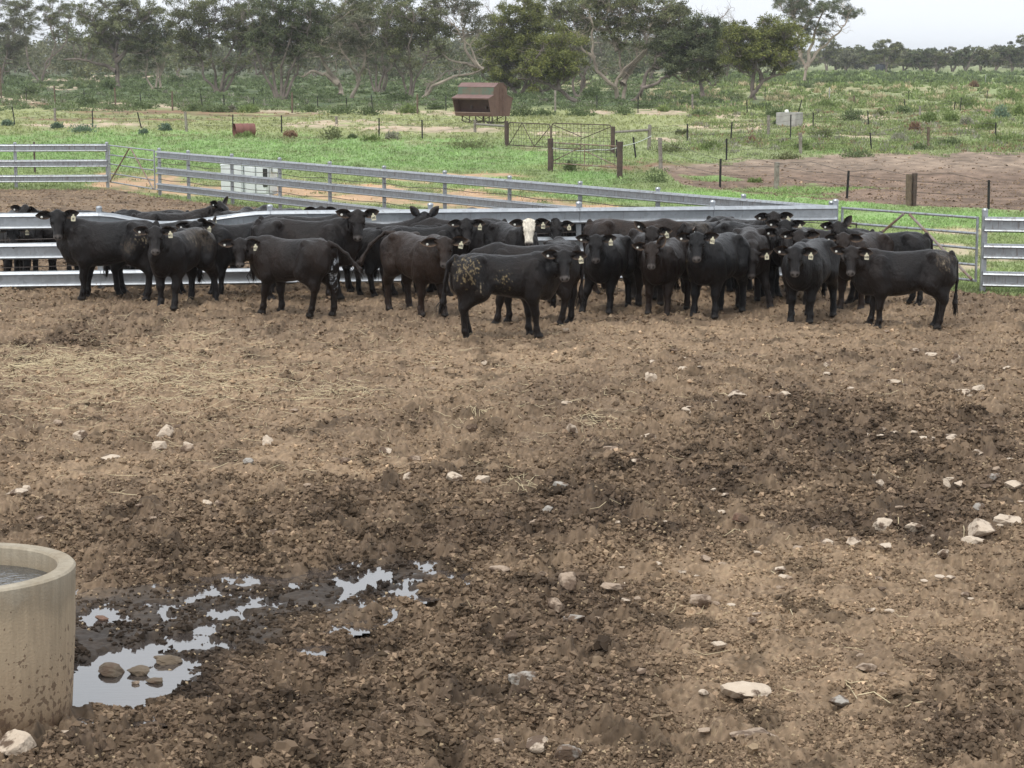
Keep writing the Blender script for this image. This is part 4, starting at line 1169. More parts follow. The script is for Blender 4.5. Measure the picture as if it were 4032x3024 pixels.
def tree(label, base, crown, stems, pal=OLIVE, seed=1, bark=None, name='eucalypt_tree', dens=1.0, group='eucalypt trees behind the paddock', r0=.16, twigs=40, lf=1.0, dd=0.0):
    """base (px,py); crown: ellipses (cx,cy,rx,ry,n) in the photo; stems: lists of photo points from the foot up"""
    rng = np.random.RandomState(seed)
    B = at(*base); D = B.y + dd; B = Vector((B.x * D / B.y, D, 0)); m = D / FPX
    root = thing(name, B, 0, label, 'tree', group)
    B0 = np.array(B)
    tr = MB()
    nodes = []                                     # (point, radius) along stems
    for st in stems:
        P = [np.array(wpt(x, y, D)) for x, y in st]
        P[0][2] = -.1 if abs(st[0][1] - base[1]) < 30 else P[0][2]
        yd = np.cumsum(rng.randn(len(P)) * .35); yd -= yd[0]
        for p, q in zip(P, yd): p[1] += q
        rr0 = r0 * 1.45 * rng.uniform(.75, 1.1) / (1 + .08 * max(0, len(stems) - 2))
        fine = []
        for i in range(len(P) - 1):
            c = curve(P[i], P[i + 1], rng, .05, 5)
            fine += c if i == 0 else c[1:]
        rs = [rr0 * (1 - .72 * (i / (len(fine) - 1)) ** .8) for i in range(len(fine))]
        rs[0] *= 1.35
        tr.tube([p - B0 for p in fine], rs, 7, False)
        for p, r in zip(fine[3:], rs[3:]): nodes.append((p, r))
    NP = np.array([n[0] for n in nodes]); NR = np.array([n[1] for n in nodes])
    CV, CC, = [], []
    if dens > .9 and lf < 1.2:
        crown = list(crown) + [(cx, cy + ry * 1.25, rx * .85, ry * .6, max(1, int(nb * .35))) for (cx, cy, rx, ry, nb) in crown if ry > 40]
    for (cx, cy, rx, ry, nb) in crown:
        for k in range(int(nb * 1.5)):
            a = rng.uniform(0, 2 * PI); q = math.sqrt(rng.rand()) * rng.choice([.9, 1.0, 1.25])
            px, py = cx + rx * q * math.cos(a), cy + ry * q * math.sin(a)
            c = np.array(wpt(px, py, D)); c[1] += rng.uniform(-1, 1) * rx * m * .7
            rb = rng.uniform(.42, .95) * min(1.3, .6 + min(rx, ry) * m * .36)
            # a limb from the nearest lower part of a stem
            dv = NP - c; dist = np.linalg.norm(dv, axis=1) + np.maximum(dv[:, 2], -.2) * 2.0 + rng.rand(len(NP)) * .6
            j = int(np.argmin(dist)); S = NP[j]
            lim = curve(S, c - np.array([0, 0, rb * .35]), rng, .11, 5, -.05)
            ra = min(NR[j] * .7, .035 + .022 * np.linalg.norm(c - S))
            tr.tube([p - B0 for p in lim], [ra * (1 - .7 * i / 5) for i in range(6)], 5, False)
            nt_ = 7
            tips = []
            for t in range(nt_):
                d = rng.randn(3); d[2] = abs(d[2]) * .7; d /= np.linalg.norm(d)
                tip = c + d * rb * np.array([1.05, 1.05, .85]) * rng.uniform(.6, 1.0)
                tips.append(tip)
                s = lim[rng.randint(3, 6)]
                tr.tube([p - B0 for p in curve(s, tip, rng, .1, 3)], [.026, .020, .014, .008], 3, False)
            nl = int(470 * dens * rb ** 1.6 / lf ** 1.6)
            ti = rng.randint(0, nt_, nl); T = np.array(tips)[ti]
            d = rng.randn(nl, 3); d /= np.linalg.norm(d, axis=1, keepdims=True)
            pos = T + d * (rng.rand(nl, 1) ** .6) * rb * np.array([.55, .55, .42])
            ax = rng.randn(nl, 3) * np.array([1, 1, .6]); ax[:, 2] -= .6
            V = leaf_quads(pos - B0, ax, lf * rng.uniform(.12, .28, nl), lf * rng.uniform(.045, .10, nl), rng)
            kb = rng.uniform(.62, 1.35)
            CV.append(V); CC.append(tint(pal, nl, rng, kb))
    # bare dead twigs in the open lower crown
    for k in range(twigs):
        j = rng.randint(0, len(NP)); s = NP[j]
        d = rng.randn(3) * np.array([1, .7, .5]); d[2] += .5; d /= np.linalg.norm(d)
        e = s + d * rng.uniform(.6, 2.2)
        c = curve(s, e, rng, .12, 4)
        tr.tube([p - B0 for p in c], [.034, .026, .019, .013, .007], 3, False)
        for q in range(2):
            s2 = c[rng.randint(1, 4)]; d2 = d + rng.randn(3) * .6; d2 /= np.linalg.norm(d2)
            tr.tube([p - B0 for p in curve(s2, s2 + d2 * rng.uniform(.4, 1.1), rng, .12, 3)], [.013, .010, .007, .004], 3, False)
    tr.build('trunk', bark or M_bark, root, True)
    if CV: leaf_obj('crown', np.concatenate(CV), np.concatenate(CC), root)
    return root

tree('tree at the left photo edge with low drooping grey green leaves', (12, 335), [(40,150,70,70,12),(-30,60,90,80,10),(70,215,60,40,7)], [[(12,335),(18,250),(30,160)],[(12,335),(-20,220),(-40,80)]], GREY, 1, dens=1.1)
tree('slim twin stemmed tree, second group from the left edge', (160, 328), [(150,30,110,55,16),(80,70,60,50,7),(235,70,60,45,6)], [[(155,328),(195,250),(225,170),(170,60)],[(158,328),(110,240),(90,140),(100,40)],[(160,328),(180,270),(250,180),(270,90)]], OLIVE, 2)
tree('dark leaning tree with a bare crooked trunk, left part', (222, 285), [(200,95,90,60,12),(260,20,90,50,10)], [[(222,285),(232,220),(210,130),(230,50)],[(222,285),(250,200),(290,110)]], DEEP, 3, dd=6)
tree('thick trunked tall tree with a long low limb to the left', (470, 350), [(430,60,130,65,24),(540,40,90,55,14),(360,130,70,45,9),(560,125,75,50,10),(470,180,90,30,8)], [[(470,350),(462,290),(455,220),(470,120),(450,30)],[(458,280),(400,255),(330,235),(250,235)],[(460,240),(520,170),(560,90)],[(458,225),(400,150),(370,90)]], OLIVE, 4, r0=.27, bark=M_bark, dens=1.15)
tree('clump of thin pale stems right of the thick trunked tree', (615, 350), [(600,190,70,50,10),(620,110,60,50,8),(570,240,50,30,4)], [[(605,350),(575,280),(570,190),(590,110)],[(612,350),(625,270),(600,210),(610,120)],[(625,348),(640,280),(660,190)],[(636,345),(632,280),(640,210)]], DEEP, 5, bark=M_bark2, r0=.10)
tree('wide many stemmed tree of fanning grey limbs, left centre', (870, 362), [(870,30,160,70,26),(740,95,80,60,12),(980,110,90,70,14),(860,160,110,60,12),(760,180,60,50,6)], [[(850,362),(800,260),(740,170),(700,90)],[(860,362),(840,250),(820,140),(850,40)],[(872,362),(880,240),(940,130),(960,60)],[(880,360),(930,260),(960,180),(860,110)],[(866,362),(900,300),(1000,200),(1040,140)]], OLIVE, 6, r0=.15, twigs=90)
tree('dense stemmed tree with straight fan of trunks near the centre left', (1105, 390), [(1130,30,150,60,24),(1060,110,80,60,12),(1220,110,90,70,14),(1130,180,110,50,10)], [[(1090,390),(1040,290),(1010,200),(1000,110)],[(1098,390),(1070,270),(1090,150),(1100,40)],[(1105,390),(1110,260),(1150,140),(1130,50)],[(1112,390),(1140,280),(1200,180),(1230,90)],[(1118,388),(1170,290),(1180,210),(1290,120)]], DEEP, 7, r0=.15, twigs=90)
tree('pale bent trunk leaning left with a snapped look', (1340, 372), [(1290,120,110,70,14),(1380,50,120,60,16)], [[(1340,372),(1320,310),(1275,250),(1258,200),(1290,110)],[(1330,330),(1280,290),(1220,285),(1190,300)]], OLIVE, 8, bark=M_bark2, r0=.19)
tree('pale forked tree beside the bent trunk', (1385, 385), [(1420,120,90,60,12),(1360,180,70,40,6)], [[(1385,385),(1410,330),(1435,250),(1440,170),(1400,90)],[(1412,320),(1380,240),(1340,180)]], GREY, 9, bark=M_bark2, r0=.15)
tree('dark dense fan stemmed tree left of the feeder', (1490, 362), [(1500,40,130,60,22),(1420,110,70,60,9),(1570,110,80,70,12),(1490,180,90,50,9)], [[(1478,362),(1450,270),(1410,180),(1400,100)],[(1485,362),(1480,250),(1460,140),(1450,30)],[(1492,362),(1505,250),(1520,120),(1510,30)],[(1500,360),(1540,270),(1560,170),(1600,80)],[(1505,358),(1520,290),(1500,200),(1540,130)]], DEEP, 10, r0=.13, twigs=80)
tree('sprawling tree of thin stems behind the feeder, left side', (1610, 385), [(1640,60,120,60,18),(1600,160,90,60,10),(1700,140,70,60,9)], [[(1600,385),(1585,300),(1530,200),(1520,120)],[(1610,385),(1620,290),(1610,180),(1640,60)],[(1618,380),(1650,290),(1690,200),(1690,90)]], OLIVE, 11, r0=.13, twigs=70)
tree('open pale limbed tree sweeping right over the feeder', (1670, 385), [(1790,30,110,40,12),(1880,90,70,45,6),(1720,80,60,40,4)], [[(1665,385),(1700,340),(1790,300),(1900,270),(1850,180),(1790,100)],[(1900,272),(1840,250),(1760,230),(1720,190)],[(1880,262),(1830,190),(1830,100),(1850,30)],[(1668,385),(1690,330),(1760,280),(1830,270)]], GREY, 12, bark=M_bark2, r0=.14, twigs=80, dens=.8)
tree('bushy bright green tree above the right end of the feeder', (2040, 375), [(2080,110,130,80,34),(1990,190,90,70,20),(2000,270,80,45,12),(2140,230,110,70,22),(2120,50,80,40,12)], [[(2035,375),(2000,320),(1990,240),(2020,150)],[(2045,375),(2080,290),(2090,190),(2110,80)],[(2050,372),(2110,310),(2150,240)]], LIME, 13, dens=1.3, r0=.16)
tree('low leaning tree with a fallen dark trunk and bright leaf clumps', (2275, 402), [(2150,250,110,45,18),(2230,190,80,60,14),(2090,280,60,30,6),(2200,300,60,25,5)], [[(2280,402),(2230,375),(2160,330),(2100,310),(2040,310)],[(2200,352),(2190,300),(2160,250)],[(2110,312),(2090,260),(2130,200)]], LIME, 14, r0=.17, bark=M_bark, dens=1.2)
tree('slender grey stemmed tree behind the fallen trunk', (2275, 380), [(2280,110,90,60,14),(2240,40,80,45,10)], [[(2275,380),(2255,320),(2280,220),(2300,130)],[(2280,380),(2300,300),(2330,220),(2270,90)],[(2290,380),(2295,310),(2260,240),(2240,120)]], OLIVE, 15, r0=.14)
tree('largest spreading tree with curving bare limbs right of centre', (2440, 396), [(2330,25,90,45,14),(2420,15,110,40,16),(2560,40,130,50,22),(2490,110,120,45,12),(2370,110,70,40,7),(2640,90,70,45,9)],
     [[(2435,396),(2420,340),(2350,280),(2330,200),(2335,110),(2320,20)],[(2420,340),(2440,300),(2470,260),(2530,200),(2560,130)],[(2455,396),(2460,320),(2440,250),(2425,160),(2440,60)],[(2450,330),(2500,260),(2510,200)],[(2340,230),(2290,190),(2270,130)],[(2430,200),(2370,90),(2400,20)],[(2448,300),(2520,230),(2590,130),(2570,40)]], OLIVE, 16, r0=.22, bark=M_bark2, twigs=70)
tree('dark trunk leaning right under a dense crown', (2490, 398), [(2690,180,110,70,28),(2760,130,70,50,12),(2630,230,60,35,8)], [[(2490,398),(2530,345),(2600,310),(2660,275),(2700,210)],[(2530,345),(2545,290),(2580,230),(2650,170)],[(2660,275),(2640,240),(2700,150)]], DEEP, 17, r0=.20, dens=1.25)
tree('single straight trunk with a rounded dark crown', (2768, 382), [(2750,200,110,65,28),(2820,160,70,50,12),(2690,140,60,40,8)], [[(2768,382),(2760,330),(2750,290),(2720,220)],[(2752,300),(2790,240),(2830,180)],[(2750,290),(2755,220),(2760,140)],[(2752,300),(2820,270),(2880,250)]], OLIVE, 18, r0=.17, dens=1.25)
tree('yellow green tree on a bent dark trunk, right of the middle', (2950, 392), [(2990,130,110,50,24),(2920,180,70,55,14),(3080,190,80,50,16),(2990,225,110,40,14)], [[(2945,394),(2980,355),(3000,320),(3060,295),(3100,250)],[(2968,365),(2966,310),(2975,240),(2980,150)],[(3000,320),(2990,280),(2940,210)],[(3040,300),(3070,240),(3080,190)]], LIME, 19, r0=.18, dens=1.2)
tree('tallest open tree at the right, forked pale trunk', (3163, 326), [(3190,50,100,45,22),(3110,25,50,40,9),(3290,40,70,40,10),(3140,120,70,35,9),(3330,60,40,30,4),(3210,130,60,30,5)], [[(3163,326),(3175,270),(3150,220),(3140,150),(3190,60)],[(3172,270),(3210,215),(3260,170),(3310,110),(3350,40)],[(3178,262),(3195,180),(3220,100),(3250,30)],[(3150,225),(3160,140),(3120,50)]], DEEP, 20, r0=.24, bark=M_bark2, dens=1.15)
tree('bare dead tree showing above the feeder tree', (2000, 330), [], [[(2000,330),(1990,200),(1985,110),(1960,20)],[(1986,110),(2010,50),(2040,5)],[(1988,130),(1940,70),(1910,20)]], GREY, 21, bark=M_bark3, r0=.12, twigs=60, dd=12)
tree('bare dead tree behind the round crown, twigs against the sky', (2820, 330), [(2790,130,40,20,3)], [[(2820,330),(2810,200),(2800,110),(2760,40)],[(2802,110),(2840,70),(2880,30)],[(2804,140),(2850,100),(2890,80)]], GREY, 22, bark=M_bark3, r0=.12, twigs=70, dd=15)
# mid distance trees seen between the trunks
gaps = [(700,300,1.0),(1010,295,.9),(1240,300,1.0),(1560,290,.9),(1770,300,1.0),(2380,300,1.1),(2560,310,1.2),(2640,305,1.1),(2860,310,.9),(1430,300,.9),(540,290,1.0),(330,285,1.1),(60,285,1.1),(2700,320,1.0),(1900,300,.8)]
MID = ['dim tree seen between trunks behind the front row of trees']
for i, (px, py, s) in enumerate(gaps):
    h = 150 * s
    tree(MID[0], (px, py), [(px - 10, py - h, 80 * s, 40 * s, 9), (px + 40, py - h * .65, 60 * s, 36 * s, 6), (px - 30, py - h * .5, 60 * s, 36 * s, 5)], [[(px, py), (px - 12, py - h * .5), (px - 25, py - h)], [(px, py), (px + 22, py - h * .5), (px + 45, py - h * .9)]],
         [OLIVE, DEEP, GREY][i % 3], 100 + i, group='trees seen between the trunks of the front row', twigs=14, lf=1.5, r0=.16)
# distant line at the right
FARL = [(3255,278,150,60),(3330,281,205,55),(3410,280,190,60),(3490,284,150,85),(3560,283,205,55),(3625,284,195,60),(3690,284,200,60),(3750,282,192,50),(3800,286,185,60),(3860,285,180,75),(3920,283,175,65),(3985,286,170,70),(4040,284,140,80),(4110,286,150,80),(3290,276,200,45)]
FLAB = ['pale hazy tree just right of the tallest tree','low dark tree left of the high distant one','broad distant tree behind the dark water tank','highest crown of the distant tree line','rounded distant tree in the dip of the line','low spreading distant tree, olive crown','distant tree with a yellowish crown in the line',
        'deep green distant tree in the middle of the line','distant tree with pale forked trunk','wide distant tree above the white far post','distant tree joined to the wide one','distant tree near the right photo edge','flat topped distant tree at the right photo edge','distant tree cut off by the right photo edge','small hazy tree at the left start of the line']
for i, ((px, yb, yt, rx), lb) in enumerate(zip(FARL, FLAB)):
    h = yb - yt
    tree(lb, (px, yb), [(px, yt + h * .28, rx * .7, h * .22, 12), (px - rx * .3, yt + h * .55, rx * .7, h * .2, 8), (px + rx * .4, yt + h * .5, rx * .6, h * .25, 8)], [[(px, yb), (px - 8, yb - h * .4), (px - 15, yt + h * .3)], [(px, yb), (px + 12, yb - h * .35), (px + 25, yt + h * .35)]],
         [OLIVE, GREY, DEEP][i % 3], 200 + i, group='distant trees along the horizon', twigs=6, lf=2.6, r0=.22, dens=1.5)

# shrubs ---------------------------------------------------------------
SH_DK = ((.10, .14, .062), (.19, .235, .105)); SH_BR = ((.15, .21, .07), (.26, .32, .12)); SH_GY = ((.24, .24, .17), (.34, .33, .26)); SH_OL = ((.13, .155, .07), (.21, .225, .10)); SH_BL = ((.12, .18, .12), (.19, .25, .17)); SH_RD = ((.23, .14, .09), (.32, .22, .14))
def shrub(px, py, w, h, pal, label, seed, group='shrubs in the paddock', upright=0.0, name='shrub'):
    rng = np.random.RandomState(seed)
    c = at(px, py); m = c.y / FPX; rx = w * m * .5; hz = h * m
    nl = int(min(2200, 260 + 520 * rx * hz * (60 / max(c.y, 40))) * 1.5)
    lumps = rng.randn(7, 2) * .45
    k = rng.randint(0, 7, nl)
    u = rng.randn(nl, 3); u[:, 2] = np.abs(u[:, 2]); u /= np.linalg.norm(u, axis=1, keepdims=True)
    q = rng.rand(nl, 1) ** .35
    lh = rng.uniform(.55, 1.0, 7); lr = rng.uniform(.45, .7, 7)
    pos = u * q * np.array([1, 1, 1]) * np.stack([lr[k], lr[k], lh[k]], 1)
    pos[:, 0] += lumps[k, 0] * .7; pos[:, 1] += lumps[k, 1] * .7
    pos = pos * np.array([rx, rx * .8, hz])
    pos[:, 2] = np.maximum(pos[:, 2], .01)
    ax = u * np.array([1, 1, 1.0]) + rng.randn(nl, 3) * .5; ax[:, 2] += .3 + upright
    s = max(.7, c.y / 95)
    V = leaf_quads(pos, ax, rng.uniform(.07, .17, nl) * s * (1 + upright * .5), rng.uniform(.03, .06, nl) * s, rng)
    o = leaf_obj(name, V, tint(pal, nl, rng, rng.uniform(.85, 1.15)))
    o.location = c
    return tag(o, label, 'shrub', group)
SHR = [
 (2590,720,125,72,SH_DK,'dark green bush just behind the slanting rail fence'),(1310,548,86,62,SH_OL,'round olive bush in the field left of the feeder'),(1838,585,170,56,SH_OL,'wide low olive bush below the feeder'),
 (1546,548,70,36,SH_GY,'grey dead looking bush left of the wide low bush'),(1140,540,70,30,SH_RD,'brownish dry weed clump beside a black picket'),(1465,555,70,28,SH_BR,'low green weed clump beside the grey bush'),
 (2245,672,70,52,SH_DK,'dark plant growing inside the front mesh gate'),(970,540,80,22,SH_BR,'grassy tuft at the foot of the red drum'),
 (2460,452,100,52,SH_DK,'round dark bush under the largest tree, beside a picket'),(2285,456,150,46,SH_DK,'dark bush left of the round one, in front of a post'),(2060,458,150,62,SH_DK,'dark bush hard against the right side of the feeder'),(2140,455,90,36,SH_DK,'low dark bush between feeder and timber post'),
 (1330,450,150,48,SH_DK,'broad dark bush under the pale bent trunk'),(1450,452,110,40,SH_DK,'dark bush right of the broad one'),(1220,440,110,36,SH_DK,'dark green bush left of the broad one'),(1605,445,90,40,SH_BR,'bright yellow green bush beside a brown post'),
 (345,418,120,44,SH_DK,'dark bush behind a picket at the left'),(110,375,110,44,SH_DK,'bush at the far left behind the sandy bank'),(570,428,110,44,SH_DK,'dark bush below the thin pale stems'),(770,438,110,38,SH_DK,'dark bush in front of the fanning limbs, left one'),(860,442,120,40,SH_DK,'dark bush in front of the fanning limbs, middle one'),
 (985,442,110,36,SH_BR,'yellowish bush in front of the fanning limbs, right one'),(915,440,44,34,SH_GY,'small grey ball shaped bush between two green ones'),(430,352,120,46,SH_DK,'shrub behind the thick trunk, left of it'),(690,330,120,44,SH_DK,'shrub between the pale stems and the fanning limbs'),(280,340,90,24,SH_DK,'flat shrub at the foot of the dark leaning tree'),
 (1720,430,110,40,SH_DK,'dark bush under the sweeping pale limbs'),(1560,400,130,50,SH_DK,'dark shrub at the foot of the dense fan stemmed tree'),(2330,385,110,56,SH_DK,'shrub behind the fallen trunk'),(2560,425,130,36,SH_DK,'low shrub under the leaning dark trunk'),(2700,420,110,34,SH_DK,'low shrub left of the straight trunk'),(2800,408,100,34,SH_DK,'low shrub right of the straight trunk'),(2610,438,70,26,SH_BR,'small green shrub on the red sandy bank'),(2760,456,100,30,SH_DK,'dark shrub right of the sandy bank'),
 (3050,463,150,60,SH_DK,'big dark shrub behind the concrete tank'),(3345,477,125,62,SH_DK,'dome shaped dark shrub right of the concrete tank'),(3240,540,110,44,SH_OL,'olive shrub right of the tank behind a picket'),(3058,498,44,30,SH_DK,'small shrub growing against the concrete tank'),
 (3105,630,120,46,SH_OL,'olive shrub at the edge of the brown pen'),(3160,590,100,50,SH_BR,'fresh green shrub beside a leaning grey post'),(3390,618,150,44,SH_DK,'dark shrub at the back edge of the brown pen'),(3080,565,46,30,SH_GY,'pale grey shrub in the scrub'),(2960,560,60,30,SH_RD,'dry brown tuft left of the pale grey shrub'),
 (3655,488,130,60,SH_BR,'bright green shrub in the middle of the right scrub'),(3745,478,90,46,SH_BR,'bright green shrub right of the middle one'),(3800,495,60,46,SH_GY,'grey twiggy shrub beside the bright green pair'),(3945,468,105,66,SH_BL,'large blue green shrub near the right edge'),(4010,455,70,56,SH_BR,'yellow green shrub at the right photo edge'),
 (3870,510,110,60,SH_BR,'pale green shrub below the blue green one'),(3960,560,140,46,SH_BR,'wide green shrub by the right edge above the brown pen'),(3720,575,120,44,SH_DK,'green shrub beside a brown stake'),(3620,590,80,32,SH_DK,'dark low shrub left of the brown stake'),(3540,560,120,48,SH_GY,'pale silvery shrub in the scrub'),(3610,515,70,40,SH_RD,'reddish dry shrub in the scrub'),
 (3835,342,44,26,SH_RD,'dark brown dead bush on the far green rise'),(3560,445,90,36,SH_DK,'dark shrub at the foot of an old picket'),(4000,395,120,40,SH_BR,'wide green shrub high on the right edge'),(3470,455,90,30,SH_OL,'small olive shrub in the far scrub'),(3800,420,110,44,SH_BR,'green shrub between the leaning pickets'),(3250,425,110,34,SH_BR,'green shrub near the pale steel post'),
 (3000,430,110,34,SH_DK,'shrub under the bent dark trunk'),(3170,345,90,24,SH_DK,'low shrub at the foot of the tallest tree'),(3260,330,110,24,SH_DK,'dark shrub right of the tallest tree'),(2960,720,60,22,SH_BR,'weed at the foot of a grey timber post'),(2680,530,60,26,SH_OL,'olive weed clump near the timber rail'),(2640,600,150,48,SH_OL,'brown green shrub right of the white rope'),(2800,590,110,50,SH_BR,'fresh green shrub left of a black picket'),
 (230,505,60,30,SH_BL,'blue green weed at the foot of a pale post'),(650,515,70,32,SH_BL,'blue green weed left of a pale timber post'),(330,520,110,36,SH_BL,'blue green weed clump in the green field'),(30,495,60,30,SH_BL,'blue green weed at the left photo edge'),(560,530,50,28,SH_BL,'small blue green weed below a leaning picket'),(1390,545,50,22,SH_DK,'small weed right of the round olive bush'),
]
for i, s in enumerate(SHR):
    shrub(*s, seed=300 + i, upright=.5 if s[4] in (SH_BR, SH_RD) else .0)

# masses ---------------------------------------------------------------
def mass(name, label, regions, seed):
    rng = np.random.RandomState(seed)
    VV, CC = [], []
    for (n, x0, x1, y0, y1, hgt, rad, pal, per, ll, up) in regions:
        px = rng.uniform(x0, x1, n); py = rng.uniform(y0, y1, n)
        D = TAU_H / (py - 222); x = (px - 2016) / FPX * D
        cl = fbm(x / 4, D / 9, seed, 3)
        keep = (cl > -.15) & ~poly_mask(px, py, PENPOLY); x, D, px, py = x[keep], D[keep], px[keep], py[keep]; n = len(x)
        c = np.repeat(np.stack([x, D, np.zeros(n)], 1), per, 0)
        hh = np.repeat(rng.uniform(.4, 1.0, n) * hgt, per); rr_ = np.repeat(rng.uniform(.5, 1.2, n) * rad, per)
        u = rng.randn(n * per, 3); u[:, 2] = np.abs(u[:, 2]); u /= np.linalg.norm(u, axis=1, keepdims=True)
        pos = c + u * np.stack([rr_, rr_, hh], 1) * rng.rand(n * per, 1) ** .4
        ax = u + rng.randn(n * per, 3) * .4; ax[:, 2] += up
        s = np.repeat(np.maximum(.8, D / 110), per)
        VV.append(leaf_quads(pos, ax, rng.uniform(.6, 1.4, n * per) * ll * s, rng.uniform(.6, 1.3, n * per) * ll * .33 * s, rng))
        CC.append(tint(pal, n * per, rng) * np.repeat(rng.uniform(.75, 1.25, (n, 1)), per, 0))
    o = leaf_obj(name, np.concatenate(VV), np.concatenate(CC))
    tag(o, label, name, kind='stuff')
    return o
STRAWC = ((.40, .35, .21), (.56, .49, .32)); OLG = ((.19, .23, .095), (.31, .34, .16))
mass('undergrowth', 'dark low undergrowth below the trees', [
   (3600, -150, 2900, 318, 434, .42, .75, SH_DK, 34, .15, .2), (1300, -150, 2900, 292, 340, .5, 1.0, SH_DK, 28, .22, .2), (250, -100, 2900, 300, 430, .4, .5, SH_GY, 22, .2, .5)], 11)
mass('scrub', 'low mixed scrub and dry grass over the right hand field', [
   (700, 2650, 4300, 330, 440, .40, .6, OLG, 26, .2, .9), (240, 2500, 4300, 330, 430, .45, .5, STRAWC, 24, .26, 1.4), (600, 2600, 4300, 335, 440, .5, .9, SH_BR, 28, .2, .5), (700, 2700, 4300, 284, 330, .55, 1.1, SH_DK, 30, .26, .2), (500, 2700, 4300, 284, 340, .5, 1.0, SH_BR, 26, .26, .3),
   (700, 2700, 4300, 440, 610, .28, .4, OLG, 26, .16, .9), (450, 2700, 4300, 440, 610, .3, .35, SH_GY, 24, .18, 1.2), (260, 2700, 4300, 440, 610, .25, .35, SH_RD, 20, .16, .9), (900, 2700, 4300, 440, 610, .32, .6, SH_BR, 26, .15, .6)], 12)
def build_grass():
    rng = np.random.RandomState(21)
    n = 90000
    py = 436 + rng.rand(n) ** .9 * 730; px = rng.uniform(-250, 4300, n)
    D = TAU_H / (py - 222); x = (px - 2016) / FPX * D
    C, pen = far_colour(x, D, px, py)
    green = (C[:, 1] > C[:, 0] * .98)
    keep = ~yard_mask(px, py) & ~(pen & ~green) & (green | (rng.rand(n) < .06))
    x, D, px, py, C = x[keep], D[keep], px[keep], py[keep], C[keep]; n = len(x)
    per = 4
    s = np.repeat(np.maximum(.8, D / 70), per)
    pos = np.repeat(np.stack([x, D, np.full(n, -.01)], 1), per, 0); pos[:, :2] += rng.randn(n * per, 2) * .06
    hgt = rng.uniform(.05, .12, n * per) * s
    pos[:, 2] += hgt * .35
    ax = rng.randn(n * per, 3) * .6; ax[:, 2] = 1
    V = leaf_quads(pos, ax, hgt, rng.uniform(.02, .045, n * per) * s, rng)
    Cc = np.repeat(C, per, 0) * 1.2 * rng.uniform(.7, 1.35, (n * per, 1))
    o = leaf_obj('grass', V, Cc); tag(o, 'short green grass over the paddock', 'grass', kind='stuff')
build_grass()
def build_woodland():
    rng = np.random.RandomState(31)
    VV, CC = [], []
    for k in range(430):
        if k < 150: px, py = rng.uniform(-500, 2950), rng.uniform(284, 318)
        elif k < 330: px, py = rng.uniform(-500, 2950), rng.uniform(262, 290)
        else: px, py = rng.uniform(2700, 4600), rng.uniform(266, 276)
        D = TAU_H / (py - 222); x = (px - 2016) / FPX * D
        h = rng.uniform(5.0, 9.0) if k < 330 else rng.uniform(4, 6.8); w = rng.uniform(2.2, 4.4) * (1 if k < 330 else 1.4)
        for b in range(10):
            c = np.array([x + rng.randn() * w * .6, D + rng.randn() * w, h * rng.uniform(.18, .95)])
            nl = 60
            u = rng.randn(nl, 3); u /= np.linalg.norm(u, axis=1, keepdims=True)
            pos = c + u * np.array([w * .42, w * .42, h * .15]) * rng.rand(nl, 1) ** .4
            q = D / 420
            VV.append(leaf_quads(pos, rng.randn(nl, 3), rng.uniform(.4, .95, nl) * q, rng.uniform(.2, .45, nl) * q, rng)); CC.append(tint([OLIVE, GREY, DEEP][k % 3], nl, rng, rng.uniform(.8, 1.2)))
    o = leaf_obj('woodland', np.concatenate(VV), np.concatenate(CC)); tag(o, 'far woodland closing the view behind the trees', 'woodland', kind='stuff')
build_woodland()
# ------------------------------------------------------------------ cattle
def surface_nets(F, org, h):
    ins = F < 0
    nx, ny, nz = F.shape
    C = [(0,0,0),(1,0,0),(0,1,0),(1,1,0),(0,0,1),(1,0,1),(0,1,1),(1,1,1)]
    def sl(A, o): return A[o[0]:nx-1+o[0], o[1]:ny-1+o[1], o[2]:nz-1+o[2]]
    cnt = sum(sl(ins, o).astype(np.int8) for o in C)
    act = (cnt > 0) & (cnt < 8)
    ii = np.argwhere(act)
    acc = np.zeros((len(ii), 3), np.float32); n = np.zeros(len(ii), np.float32)
    vals = [sl(F, o)[act] for o in C]
    for a, b in ((0,1),(2,3),(4,5),(6,7),(0,2),(1,3),(4,6),(5,7),(0,4),(1,5),(2,6),(3,7)):
        fa, fb = vals[a], vals[b]
        cr_ = (fa < 0) != (fb < 0)
        t = np.where(cr_, fa / np.where(cr_, fa - fb, 1), 0)[:, None]
        pa = np.array(C[a], np.float32); pb = np.array(C[b], np.float32)
        acc += np.where(cr_[:, None], pa + t * (pb - pa), 0); n += cr_
    V = (ii + acc / n[:, None]) * h + np.array(org)
    idx = np.full(act.shape, -1, np.int64); idx[act] = np.arange(len(ii))
    Q = []
    for ax in range(3):
        o = [0, 0, 0]; o[ax] = 1
        A = ins[:nx-o[0], :ny-o[1], :nz-o[2]]; B = ins[o[0]:, o[1]:, o[2]:]
        e = np.argwhere(A != B)
        u, w = [(1,2),(2,0),(0,1)][ax]
        ok = (e[:, u] > 0) & (e[:, w] > 0) & (e[:, u] < act.shape[u]) & (e[:, w] < act.shape[w])
        e = e[ok]
        fl = A[e[:,0], e[:,1], e[:,2]]
        def cell(du, dw):
            c = e.copy(); c[:, u] += du; c[:, w] += dw
            return idx[c[:,0], c[:,1], c[:,2]]
        q = np.stack([cell(-1,-1), cell(0,-1), cell(0,0), cell(-1,0)], 1)
        q = np.where(fl[:, None], q, q[:, ::-1])
        Q.append(q)
    Q = np.concatenate(Q)
    return V, Q[(Q >= 0).all(1)]

